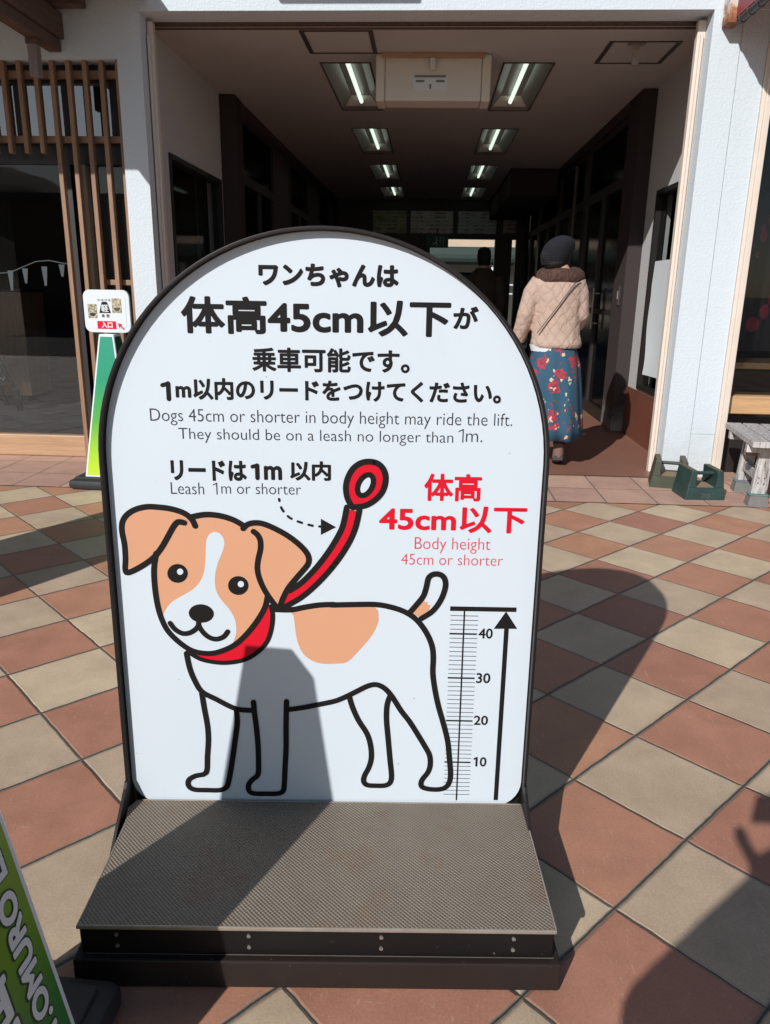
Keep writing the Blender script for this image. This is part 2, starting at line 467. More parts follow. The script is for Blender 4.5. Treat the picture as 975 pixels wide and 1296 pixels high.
# ------------------------------------------------------------------ ground
def sheet(name, x0, x1, y0, y1, z, m, kind='structure'):
    o = MB().add([(x0, y0, z), (x1, y0, z), (x1, y1, z), (x0, y1, z)], [(0, 1, 2, 3)]).build(name, m)
    return tag(o, kind=kind)
TS = .30111
M['plaza'] = tile_floor('plaza_tiles', (TS, TS), R(45.62), (.199, 1.067), [(.55, .42, .283), (.45, .212, .133)], (.12, .105, .085), (.0022, .0046))
M['border'] = tile_floor('border_tiles', (.302, .34), 0, (1.088, 4.43), [(.50, .31, .235), (.50, .31, .235)], (.15, .12, .10), (.0025, .0025), False)
M['asphalt'] = plain('far_asphalt', (.05, .048, .046), .9, .3, 2, .3)
sheet('ground', -900, 900, -900, 900, -.012, M['asphalt'])
sheet('plaza_paving', -16, 16, -2.6, 4.432, 0, M['plaza'])
sheet('border_paving', -16, 16, 4.43, 5.36, .004, M['border'])
sheet('hall_floor', -1.9, 1.85, 5.11, 15.2, .010, M['hall_floor'])

# ------------------------------------------------------------------ station building
YF = 5.17
HK = 1.0464
def hx(v): return v * HK
def hz(v): return 1.19 + (v - 1.19) * HK
bld = thing('station_building', 'white stucco station building with a wide open entrance into a dim hall', 'building', (0, YF, 0))
bld.location = (0, 0, 0)
ZC, ZL = hz(2.70), 2.79
w = MB()
# front wall: outline with the entrance cut out, as butting blocks
w.box(-1.96, -1.805, YF, YF + .22, 0, ZL)            # strip left of the entrance
w.box(-7.0, -1.96, YF, YF + .22, 2.535, ZL)          # above the slatted window
w.box(-7.0, -5.6, YF, YF + .22, 0, 2.535)
w.box(-7.0, 7.0, YF, YF + .22, ZL, 4.2)              # above everything
w.box(1.605, 1.775, YF, YF + .22, 0, ZL)             # right pillar, two halves with a joint
w.box(1.779, 1.935, YF + .004, YF + .22, .30, ZL)
w.box(1.779, 1.935, YF + .007, YF + .22, 0, .298)
w.box(1.775, 1.779, YF + .012, YF + .22, 0, ZL)
w.box(1.935, 7.0, YF, YF + .22, 2.62, ZL)
w.build('front_wall', M['white_wall'], bld)
# flat roof and rear shell
MB().box(-7, 7, YF + .22, 15.2, ZC + .12, 4.1).build('roof', M['white_wall'], bld)
# ceiling of the hall with the lamp troughs cut out
LX = [(-hx(.795), -hx(.465)), (hx(.465), hx(.795))]
LY = [hx(v) for v in (5.90, 8.10, 10.30, 12.40)]
LLEN = hx(1.42)
xs = sorted([-1.9, 1.85] + [v for p in LX for v in p])
ys = sorted([YF + .22, 15.2] + [v for y in LY for v in (y, y + LLEN)])
c = MB()
for i in range(len(xs) - 1):
    for j in range(len(ys) - 1):
        if (i in (1, 3)) and (j % 2 == 1): continue
        c.add([(xs[i], ys[j], ZC), (xs[i], ys[j + 1], ZC), (xs[i + 1], ys[j + 1], ZC), (xs[i + 1], ys[j], ZC)], [(0, 1, 2, 3)])
ceil = c.build('ceiling', M['ceiling'], bld)
# soffit track at the entrance head
tr = MB()
tr.box(-1.80, 1.60, YF + .20, YF + .215, ZL - .018, ZL - .002)
tr.box(-1.80, 1.60, YF + .235, YF + .25, ZL - .03, ZL - .006)
tr.build('shutter_track', M['old_wood'], bld)
# access hatches: thin dark frames in the ceiling
for (x0, x1, y0, y1) in ((-.88, -.41, 5.46, 5.94), (1.12, 1.585, 5.68, 6.18)):
    h = MB(); t_ = .012; z0, z1 = ZC - .006, ZC - .001
    h.box(x0, x0 + .028, y0, y1, z0, z1); h.box(x1 - .028, x1, y0, y1, z0, z1)
    h.box(x0 + .028, x1 - .028, y0, y0 + t_, z0, z1); h.box(x0 + .028, x1 - .028, y1 - t_, y1, z0, z1)
    h.build('access_hatch', M['gutter'], ceil)
# entrance frame (cream metal jambs)
for (x0, x1, x2, x3) in ((-1.800, -1.764, -1.796, -1.78), (1.556, 1.6045, 1.572, 1.588)):
    MB().rbox(x0, x1, 5.285, 5.335, .002, ZL - .02, .004).rbox(x2, x3, 5.262, 5.2845, .002, ZL - .1, .003).build('entrance_jamb', M['cream_metal'], bld)
# hall side walls (inner faces at XL / XR) with a window each
XL, XR = -1.83, 1.765
def side_wall(x, s, y0, y1, win):
    wy0, wy1, wz0, wz1 = win; b = MB()
    a, d = (x - .12, x) if s < 0 else (x, x + .12)
    zt = ZC + .05
    b.box(a, d, y0, wy0, 0, zt); b.box(a, d, wy1, y1, 0, zt); b.box(a, d, wy0, wy1, wz1, zt); b.box(a, d, wy0, wy1, 0, wz0)
    b.build('side_wall', M['inner_wall'], bld)
    f = MB(); t_ = .035; p = .012
    fx0, fx1 = (x - .07, x + p) if s < 0 else (x - p, x + .07)
    f.box(fx0, fx1, wy0, wy0 + t_, wz0, wz1); f.box(fx0, fx1, wy1 - t_, wy1, wz0, wz1)
    f.box(fx0, fx1, wy0 + t_, wy1 - t_, wz1 - t_, wz1); f.box(fx0 - .0, fx1 + .012 * -s, wy0 + t_, wy1 - t_, wz0, wz0 + t_)
    wo = f.build('side_window', M['black_frame'], bld)
    gx = x + .03 * s
    MB().add([(gx, wy0, wz0), (gx, wy1, wz0), (gx, wy1, wz1), (gx, wy0, wz1)], [(0, 1, 2, 3)]).build('pane', M['hall_glass'], wo)
    return wo
wl = side_wall(XL, -1, YF + .22, hx(6.77), (hx(5.40), hx(6.71), .42, hz(2.045)))
wr = side_wall(XR, 1, YF + .22, hx(6.56), (hx(5.42), hx(6.27), hz(.47), hz(1.94)))
# fittings behind the left hall window: mullion post and a pale blind
MB().box(XL - .075, XL - .045, 6.40, 6.46, .45, hz(2.02)).build('mullion', M['black_frame'], wl)
MB().box(XL - .30, XL - .285, 6.02, 6.32, .45, hz(1.98)).build('blind', M['inner_wall'], wl)
MB().box(XR + .055, XR + .085, 6.02, 6.10, .42, hz(1.93)).build('mullion', M['slat_wood'], wr)
# dim rooms behind the hall windows
def room(name, x0, x1, y0, y1, z1, parent, m='shop_dark', open_=None):
    """inside-out shell built of thin walls; one side left open"""
    b = MB(); t_ = .04
    for side, bx in dict(w=(x0 - t_, x0, y0, y1, 0, z1), e=(x1, x1 + t_, y0, y1, 0, z1), s=(x0, x1, y0 - t_, y0, 0, z1), n=(x0, x1, y1, y1 + t_, 0, z1),
                         t=(x0, x1, y0, y1, z1, z1 + t_), f=(x0, x1, y0, y1, .012, .02)).items():
        if side != open_: b.box(*bx)
    return b.build(name, M[m], parent)
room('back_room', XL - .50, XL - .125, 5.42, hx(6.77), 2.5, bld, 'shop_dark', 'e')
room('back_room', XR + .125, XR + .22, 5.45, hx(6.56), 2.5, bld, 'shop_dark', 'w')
# red-brown dado on the right, under the window
MB().box(XR - .014, XR - .002, 5.345, hx(6.56), .012, hz(.455)).build('dado', M['dado'], bld)
# dark pillars
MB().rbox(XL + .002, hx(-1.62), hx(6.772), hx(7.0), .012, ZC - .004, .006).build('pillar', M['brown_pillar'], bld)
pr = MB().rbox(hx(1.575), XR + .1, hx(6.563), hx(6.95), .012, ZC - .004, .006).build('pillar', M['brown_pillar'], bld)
sw = MB().rbox(hx(1.575) - .012, hx(1.575) - .001, 6.98, 7.05, 1.10, 1.26, .003).build('switch_plate', M['gutter'], pr)
MB().rbox(hx(1.575) - .018, hx(1.575) - .0125, 7.0, 7.03, 1.15, 1.22, .002).build('switch', M['edge_metal'], sw)
# long dark walls of timber doors
XW = hx(-1.66); XE = hx(1.62)
def door_bay(x, s, y0, y1, ztop, parts):
    f = MB(); d = .03; a, b_ = (x - d, x + d)
    f.box(a, b_, y0, y0 + .06, .012, ztop); f.box(a, b_, y1 - .06, y1, .012, ztop)
    f.box(a, b_, y0 + .06, y1 - .06, ztop - .06, ztop); f.box(a, b_, y0 + .06, y1 - .06, hz(2.06), hz(2.14)); f.box(a, b_, y0 + .06, y1 - .06, .012, .12)
    ym = (y0 + y1) / 2
    f.box(a, b_, ym - .035, ym + .035, .12, hz(2.06)); f.box(a + .004, b_ - .004, y0 + .06, ym - .035, 1.0, 1.05); f.box(a + .004, b_ - .004, ym + .035, y1 - .06, 1.0, 1.05)
    o = f.build('glazed_door', M['dark_wood'], bld)
    MB().add([(x, y0, .1), (x, y1, .1), (x, y1, hz(2.06)), (x, y0, hz(2.06))], [(0, 1, 2, 3)]).build('pane', M['dark_glass'], o)
    MB().add([(x, y0, hz(2.14)), (x, y1, hz(2.14)), (x, y1, ztop - .06), (x, y0, ztop - .06)], [(0, 1, 2, 3)]).build('transom_pane', M['dark_glass'], o)
    hb = MB(); hxp = x - s * .055
    hb.tube([(hxp, ym - .09, .85), (hxp, ym - .09, 1.25)], .012, 8); hb.box(min(hxp, x), max(hxp, x), ym - .096, ym - .084, .90, .915); hb.box(min(hxp, x), max(hxp, x), ym - .096, ym - .084, 1.19, 1.205)
    hb.build('handle', M['edge_metal'], o)
    return o
b0 = hx(7.0)
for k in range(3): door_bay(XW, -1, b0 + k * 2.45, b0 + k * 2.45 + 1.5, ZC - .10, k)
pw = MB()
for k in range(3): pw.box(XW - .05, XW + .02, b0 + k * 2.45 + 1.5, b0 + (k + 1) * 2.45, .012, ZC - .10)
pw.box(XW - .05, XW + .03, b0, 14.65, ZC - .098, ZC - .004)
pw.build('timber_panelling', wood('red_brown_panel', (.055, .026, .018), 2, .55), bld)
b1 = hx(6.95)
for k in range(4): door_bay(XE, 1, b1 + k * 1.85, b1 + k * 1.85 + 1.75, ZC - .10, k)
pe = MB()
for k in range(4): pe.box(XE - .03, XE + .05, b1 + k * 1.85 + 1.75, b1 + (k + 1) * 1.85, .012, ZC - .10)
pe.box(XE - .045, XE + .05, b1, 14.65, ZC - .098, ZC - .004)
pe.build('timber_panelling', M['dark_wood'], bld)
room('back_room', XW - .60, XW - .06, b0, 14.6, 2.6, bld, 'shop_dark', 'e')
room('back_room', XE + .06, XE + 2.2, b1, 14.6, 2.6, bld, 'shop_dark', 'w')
# end wall with its opening to the far side, and the boxed-down ceiling on the right
YE = hx(14.0)
e = MB()
e.box(XW, XE, YE, YE + .15, hz(2.07), ZC)
e.box(XW, hx(-.02), YE, YE + .15, .012, hz(2.07)); e.box(hx(1.10), hx(1.39), YE, YE + .15, .012, hz(2.07)); e.box(hx(1.46), XE, YE, YE + .15, .012, hz(2.07))
e.build('end_wall', M['dark_wood'], bld)
MB().box(hx(.98), XE - .05, hx(10.5), YE, hz(2.38), ZC - .004).build('ceiling_bulkhead', M['brown_pillar'], bld)
vp = MB().tube([(XE - .08, hx(9.0), .02), (XE - .08, hx(9.0), hz(2.5))], .022, 8).build('downpipe', M['gutter'], bld)

# shop front left: sill, panes, transom, interior
YG = 5.33
sf = MB()
sf.rbox(-5.6, -2.405, YG - .05, YG + .06, .006, .158, .006)
sf.build('window_sill', M['sill_wood'], bld)
fm = MB()
fm.box(-5.6, -1.962, YG - .02, YG + .05, 1.955, 2.085)
fm.box(-5.6, -1.962, YG - .02, YG + .05, 2.43, 2.535)
for x in (-2.44, -2.40, -3.5): fm.box(x - .018, x + .018, YG - .015, YG + .045, .158 if x < -2.405 else .006, 1.955)
for i in range(9): fm.box(-2.06 - .315 * i - .022, -2.06 - .315 * i + .022, YG - .012, YG + .04, 2.085, 2.43)
fm.box(-2.02, -1.962, YG - .012, YG + .06, .006, 1.955)
shopf = fm.build('window_frame', M['dark_wood'], bld)
MB().add([(-5.6, YG, .1), (-2.40, YG, .1), (-2.40, YG, 1.97), (-5.6, YG, 1.97)], [(0, 1, 2, 3)]).build('pane', M['glass'], shopf)
MB().add([(-2.40, YG + .03, .0), (-1.962, YG + .03, .0), (-1.962, YG + .03, 1.97), (-2.40, YG + .03, 1.97)], [(0, 1, 2, 3)]).build('pane', M['glass'], shopf)
MB().add([(-5.6, YG + .01, 2.07), (-1.962, YG + .01, 2.07), (-1.962, YG + .01, 2.44), (-5.6, YG + .01, 2.44)], [(0, 1, 2, 3)]).build('transom_pane', glass('sky_glass', (.35, .38, .40), 0, 5.5), shopf)
MB().rbox(-2.335, -2.262, YG - .06, YG + .01, .006, 1.95, .004).build('post', M['beige'], shopf)
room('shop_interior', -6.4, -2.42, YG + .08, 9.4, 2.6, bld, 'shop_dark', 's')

tag_floor = MB().add([(-6.4, YG + .08, .024), (-2.42, YG + .08, .024), (-2.42, 9.4, .024), (-6.4, 9.4, .024)], [(0, 1, 2, 3)])
tag_floor.build('shop_floor', tile_floor('shop_floor_tiles', (.40, .40), R(62), (.1, .2), [(.46, .465, .47), (.41, .415, .42)], (.03, .03, .03), (.004, .004)), bld)
# shop front right
rf = MB()
rf.rbox(1.937, 1.9575, YF - .012, YF + .10, .006, 2.62, .003); rf.rbox(1.957, 1.992, YF - .03, YF + .14, .006, 2.62, .004)
rfo = rf.build('shop_frame', M['cream_metal'], bld)
MB().add([(1.99, YG, .40), (5, YG, .40), (5, YG, 2.62), (1.99, YG, 2.62)], [(0, 1, 2, 3)]).build('pane', M['glass'], rfo)
MB().rbox(1.994, 5, YG - .09, YG + .16, .43, .55, .008).build('window_sill', M['counter_wood'], rfo)
MB().box(1.994, 5, YG + .02, YG + .10, .006, .43).build('stall_riser', M['dark_wood'], rfo)
room('shop_interior', 2.04, 5.2, YG + .17, 7.2, 2.6, bld, 'shop_dark', 's')
# ------------------------------------------------------------------ ceiling lights, boxed unit, boards
M['end_plate'] = plain('lamp_end_plate', (.60, .58, .52), .4, .05)  # paler than the trough, so its far end looks lit
def ceiling_light(xc, y0, label):
    o = thing('ceiling_light', label, 'ceiling light', (xc, y0, ZC), 0, 'recessed ceiling lights in the hall')
    hw = (LX[1][1] - LX[1][0]) / 2; L_ = LLEN; d = .085; iw = hw - .085
    t = MB()
    z0, z1 = .0, d
    # sloping sides, ends and top of the trough
    A = [(-hw, 0, z0), (hw, 0, z0), (hw, L_, z0), (-hw, L_, z0)]; B = [(-iw, .05, z1), (iw, .05, z1), (iw, L_ - .16, z1), (-iw, L_ - .16, z1)]
    t.add(A + B, [(0, 1, 5, 4), (1, 2, 6, 5), (2, 3, 7, 6), (3, 0, 4, 7), (4, 5, 6, 7)])
    t.build('trough', M['trough'], o)
    f = MB(); r_ = .012
    f.box(-hw - r_, -hw, -r_, L_ + r_, -.006, .004); f.box(hw, hw + r_, -r_, L_ + r_, -.006, .004); f.box(-hw, hw, -r_, 0, -.006, .004); f.box(-hw, hw, L_, L_ + r_, -.006, .004)
    f.build('frame', M['gutter'], o)
    MB().tube([(0, .06, .042), (0, L_ - .12, .042)], .0175, 12).build('tube', M['tube'], o, smooth=40)
    MB().box(-.014, .014, .04, .06, .02, .085).build('tube_holder', M['trough'], o); MB().box(-.014, .014, L_ - .12, L_ - .10, .02, .085).build('tube_holder', M['trough'], o)
    MB().add([(-hw + .004, L_ - .003, .003), (hw - .004, L_ - .003, .003), (iw - .002, L_ - .163, d - .003), (-iw + .002, L_ - .163, d - .003)], [(0, 1, 2, 3)]).build('lit_trough_end', M['end_plate'], o)  # sheet over the trough end, tube light on it put into the colour
ORD = ['first', 'second', 'third', 'last and farthest']
for i, y in enumerate(LY):
    for k, side in ((0, 'left'), (1, 'right')):
        ceiling_light(sum(LX[k]) / 2, y, f'recessed ceiling tube light, {ORD[i]} from the entrance in the {side} row')

u = thing('ceiling_unit', 'pale boxy unit with a taped paper notice hanging from the hall ceiling', 'ceiling unit', (hx(-.02), 5.95, ZC))
uw = .40
MB().rbox(-uw + .065, uw - .065, 0, .22, -.295, -.006, .008).build('body', plain('aged_white_casing', (.60, .57, .50), .5, .06), u)
for s in (-1, 1): MB().rbox(min(s * uw, s * (uw - .063)), max(s * uw, s * (uw - .063)), -.006, .23, -.30, -.002, .012).build('end_cap', plain('cream_end_cap', (.62, .58, .50), .5, .05), u)
MB().box(-uw + .04, uw - .05, -.03, -.008, -.032, -.002).build('batten', M['sill_wood'], u)
nb = MB(); nb.box(-.14, .10, -.004, -.001, -.23, -.13)
nt = nb.build('notice', M['paper'], u)
mk = MB()
for (a, b, c_, d_) in ((-.13, .09, -.150, -.135), (-.12, -.06, -.18, -.165), (.02, .08, -.18, -.165), (-.025, -.012, -.222, -.19)): mk.box(a, b, -.0055, -.0045, c_, d_)
mk.build('notice_print', M['scratch'], nt)
MB().rbox(-.025, .015, -.04, -.008, -.11, -.035, .004).build('bracket', M['end_plate'], u)
cb = thing('ceiling_bracket', 'small grey metal bracket hanging below the right ceiling hatch', 'bracket', (1.30, 5.72, ZC))
MB().box(-.055, .055, -.02, .02, -.012, -.001).build('plate', M['edge_metal'], cb)
MB().box(-.022, .022, -.008, .008, -.13, -.012).build('stem', M['edge_metal'], cb)

def notice(xa, xb, za, zb, label, cols, idx):
    o = thing('notice_board', label, 'notice board', (hx((xa + xb) / 2), YE - .03, hz((za + zb) / 2)), 0, 'notice boards above the far opening')
    w_, h_ = hx(xb - xa) / 2, HK * (zb - za) / 2
    f = MB(); f.box(-w_, w_, .005, .025, -h_, h_); f.build('frame', M['black_frame'], o)
    t = NT('notice_print'); x, y, z = t.xyz()
    n = t.noise(5.5, t.mapping(scale=(1, 1, 1.6), loc=(idx * 3.1, 0, 0)), 5)
    ln = t.math('GREATER_THAN', t.math('SINE', t.math('MULTIPLY', z, 95)), .55)
    ms = t.math('MULTIPLY', ln, t.math('GREATER_THAN', t.noise(14, t.mapping(scale=(1, 1, .2))), .52))
    t.set(Base_Color=t.mix(t.math('MULTIPLY', ms, .7), t.ramp(n, cols), (.05, .05, .06)), Roughness=.5)
    MB().box(-w_ + .02, w_ - .02, -.004, .004, -h_ + .02, h_ - .02).build('print', t.m, o)
notice(-1.03, -.42, 2.135, 2.53, 'dark green photo board above the far opening, leftmost of the row', [(.3, (.10, .16, .06)), (.55, (.30, .34, .18)), (.75, (.45, .30, .30))], 0)
notice(-.38, .38, 2.135, 2.53, 'pale board with printed lines above the far opening, second from the left', [(.3, (.40, .40, .38)), (.6, (.55, .56, .55))], 1)
notice(.43, 1.12, 2.135, 2.53, 'bluish map board above the far opening, third from the left', [(.3, (.25, .36, .44)), (.6, (.50, .55, .55)), (.75, (.2, .32, .25))], 2)
notice(1.20, 1.46, 2.15, 2.545, 'narrow grey sheet above the far opening, rightmost of the row', [(.3, (.35, .34, .33)), (.6, (.45, .44, .42))], 3)
ex = thing('exit_sign', 'small dark green exit sign hung in front of the far opening', 'exit sign', (hx(.10), YE - .16, hz(2.02)))
MB().rbox(-.20, .20, -.03, .03, -.11, .10, .006).build('case', plain('dull_green_sign', (.015, .09, .055), .5), ex)
MB().box(-.012, .012, -.01, .01, .10, .22).build('hanger', M['black_frame'], ex)
rm = MB()
ribbon(rm, [(-.01, .055), (-.012, .05)], .028, -.032); ribbon(rm, [(-.015, .025), (-.02, -.02), (.01, -.05), (-.005, -.085)], .016, -.032); ribbon(rm, [(-.02, -.02), (-.045, -.05), (-.075, -.055)], .016, -.032); ribbon(rm, [(-.015, .02), (.03, .0)], .013, -.032)
ribbon(rm, [(.055, .06), (.055, -.085)], .010, -.032); ribbon(rm, [(.055, .06), (.11, .06), (.11, -.085)], .010, -.032)
rm.build('pictogram', plain('pale_green_print', (.35, .55, .45), .5), ex)

# ------------------------------------------------------------------ paper sheet in the right hall window
def paper_sheet():
    o = thing('paper_sheet', 'large white paper sheet taped inside the right hall window with a curling edge', 'paper', (XR + .018, 5.85, 0))
    b = MB(); n = 14; m_ = 6
    for i in range(n + 1):
        z = hz(.60) + (hz(1.435) - hz(.60)) * i / n; k = i / n
        edge = .60 - .12 * max(0, .62 - k) * math.sin(k * 6.0 + .6) - .10 * (k < .75) * (1 - k) * .6
        for j in range(m_ + 1):
            y = -.18 + (edge + .18) * j / m_
            b.v.append((-.012 - .03 * (j / m_) ** 4 * (1 - k) * 1.2, y + .0, z))
    for i in range(n):
        for j in range(m_):
            q = i * (m_ + 1) + j; b.f.append((q, q + 1, q + m_ + 2, q + m_ + 1))
    b.build('sheet', M['paper'], o, smooth=True)
paper_sheet()

# ------------------------------------------------------------------ slatted timber screen at the left shop front
sl = thing('slat_screen', 'brown timber slat screen over the left shop window, long slats at its right', 'screen', (-1.975, YF + .02, 0))
for i in range(18):
    x = -.105 * i
    z0 = .16 if i < 5 else 2.005
    if i < 5: z0 = .008
    m = MB().rbox(x - .0145, x + .0145, .012, .055, z0, 2.53, .003)
    m.build('slat', M['slat_wood'], sl)
for (za, zb) in ((2.445, 2.49), (2.075, 2.115), (1.20, 1.235)):
    x0 = -1.90 if za > 2 else -.20
    MB().rbox(x0, .012, .061, .095, za, zb, .003).build('rail', M['slat_wood'], sl)

# ------------------------------------------------------------------ timber canopy over the left shop front (mostly above the frame)
cp = thing('timber_canopy', 'dark timber canopy bracket over the left shop window with a short hanging post', 'canopy', (-2.325, YF, 0))
MB().rbox(-.062, .05, -1.25, -.004, 2.635, 2.775, .006).build('beam', M['old_wood'], cp)
MB().rbox(-.052, .028, -1.15, -.012, 2.565, 2.632, .005).build('lower_beam', M['old_wood'], cp)
MB().rbox(-.044, .012, -.31, -.25, 2.365, 2.5645, .006).build('hanging_post', M['grey_wood'], cp)
MB().rbox(-.049, .017, -.315, -.245, 2.53, 2.564, .003).build('post_block', M['old_wood'], cp)
MB().rbox(-.135, -.055, -.95, -.86, 2.66, 2.83, .005).build('cross_beam', M['blackened'], cp)
MB().rbox(-3.0, .22, -.14, -.05, 2.785, 2.86, .004).build('purlin', M['old_wood'], cp)
MB().rbox(-3.0, .22, -1.24, -1.15, 2.785, 2.85, .004).build('purlin', M['old_wood'], cp)
MB().box(-3.0, .60, -1.27, -.002, 2.865, 2.93).build('roof', M['old_wood'], cp)

# ------------------------------------------------------------------ red awning at the upper right
aw = thing('red_awning', 'red sheet awning with rusty bracket and dark gutter above the white pillar', 'awning', (1.665, 5.06, 0))
MB().rbox(-.012, .055, .0, .105, 2.69, 3.05, .004).build('bracket_plate', M['rust'], aw)
MB().box(.030, .045, -1.0, -.002, 2.715, 3.05).build('side_fascia', M['awning_red'], aw)
MB().box(.0451, 3.2, -1.0, .10, 2.86, 2.88).build('roof_sheet', M['awning_red'], aw)
MB().box(.0452, 3.2, -1.005, -.985, 2.70, 2.859).build('front_fascia', M['awning_red'], aw)
g = MB(); g.tube([(.056, .0, 2.705), (.056, -1.02, 2.702)], .024, 12)
for k in range(8): g.tube([(.056, -.03 - .12 * k, 2.705), (.056, -.045 - .12 * k, 2.705)], .028, 12)
g.build('gutter', M['gutter'], aw, smooth=40)

# ------------------------------------------------------------------ sign box high on the wall: out of frame, its shadow falls on the lintel
sb = thing('wall_sign_box', 'sign box fixed high on the wall above the entrance, out of frame', 'sign box', (-.85, YF, 3.26))
MB().rbox(-.42, .42, -.62, -.06, 0, .55, .01).build('case', M['white_plastic'], sb)
MB().box(-.3, -.26, -.06, -.002, .2, .3).build('arm', M['gutter'], sb); MB().box(.26, .3, -.06, -.002, .2, .3).build('arm', M['gutter'], sb)

# ------------------------------------------------------------------ THE SIGN
SG = thing('information_sign', 'white arched dog height sign with dog drawing and a dark step in front', 'sign', (-.1901, 1.4114, 0), 0.05727)
SZ = .1235; LEAN = .02
def lean(mb): mb.v = [(x, y + z * LEAN, z) for x, y, z in mb.v]; return mb
HW, VC, HT = .428, .747, 1.175
def arch(hw, vc, zb, n=48, cr=0.0):
    p = []
    if cr:
        for i in range(9):
            a = R(180 + 90 * i / 8); p.append((-hw + cr + cr * math.cos(a), zb + cr + cr * math.sin(a)))
        for i in range(9):
            a = R(270 + 90 * i / 8); p.append((hw - cr + cr * math.cos(a), zb + cr + cr * math.sin(a)))
    else: p += [(-hw, zb), (hw, zb)]
    for i in range(n + 1):
        a = math.pi * i / n; p.append((hw * math.cos(a), vc + hw * math.sin(a)))
    return p
pn = MB().prism([(x, z + SZ) for x, z in arch(HW - .008, VC, -.012, cr=.062)], 'y', 0, .016)
panel = lean(pn).build('panel', M['panel_white'], SG, smooth=40)
# rim: U-shaped strip standing proud of the panel
ri = MB(); o_ = [(HW, .045)] + [(HW * math.cos(math.pi * i / 56), VC + HW * math.sin(math.pi * i / 56)) for i in range(57)] + [(-HW, .045)]
i_ = [(HW - .0058, .045)] + [((HW - .0058) * math.cos(math.pi * i / 56), VC + (HW - .0058) * math.sin(math.pi * i / 56)) for i in range(57)] + [(-HW + .0058, .045)]
rings = [[(a[0], -.020, a[1] + SZ), (b[0], -.020, b[1] + SZ), (b[0], .034, b[1] + SZ), (a[0], .034, a[1] + SZ)] for a, b in zip(o_, i_)]
lean(ri.loft(rings)).build('rim', M['rim'], SG, bevel=.0012)
# backing behind the panel's rounded foot
lean(MB().box(-HW + .008, HW - .008, .018, .03, .02, SZ + .30)).build('back_board', M['blackened'], SG)
for s in (-1, 1):
    gs = MB(); x0, x1 = sorted((s * (HW + .001), s * (HW - .006)))
    gs.prism([(-.020, SZ + .055), (.034, SZ + .055), (.05, .0), (-.165, .0), (-.165, .065), (-.085, SZ + .004), (-.03, SZ + .045)], 'x', x0, x1)
    gs.build('side_gusset', M['rim'], SG, bevel=.001)
    in_ = MB(); a, b = sorted((s * (HW - .007), s * (HW - .05)))
    in_.prism([(a, .02), (b, .02), (b, SZ + .012), ((a + b) / 2, SZ + .03), (a, SZ + .06)] if s > 0 else [(a, .02), (b, .02), (b, SZ + .06), ((a + b) / 2, SZ + .03), (a, SZ + .012)], 'y', .004, .016)
# step platform
low = MB().rbox(-.419, .436, -.358, .07, .003, .061, .003); low.build('base_board', M['base_board'], SG)
ris = MB().rbox(-.408, .423, -.343, -.002, .0615, .1195, .003); riser = ris.build('riser', M['riser'], SG)
scr = [(-.343, 1), (-.112, 1), (.120, 1), (.352, 1)]
for x, _ in scr:
    for z in (.103, .079):
        q = MB().tube([(x, -.3425, z), (x, -.3455, z)], .0036, 10); q.tube([(x, -.3454, z), (x, -.3459, z)], .0018, 6)
        q.build('screw', M['screw'], riser, smooth=40)
dk = MB().prism([(-.408, -.344), (.423, -.344), (.4225, -.004), (-.410, -.004), (-.4215, -.030), (-.414, -.075)], 'z', .1198, .1232)
dk.build('step_deck', M['deck'], SG)
ed = MB()
ed.rbox(-.411, .426, -.3475, -.3435, .1165, .1242, .0012); ed.rbox(.4235, .4265, -.3434, -.006, .1165, .1244, .001); ed.rbox(-.4105, -.4085, -.3434, -.08, .1165, .1242, .0008)
ed.rbox(-.40, .42, -.0065, -.0035, .1225, .1246, .001)
ed.build('deck_edging', M['edge_metal'], SG)
# joint line between the boards: worn strip
MB().box(-.40, .425, -.3440, -.3432, .0600, .0614).build('worn_joint', M['edge_metal'], SG)

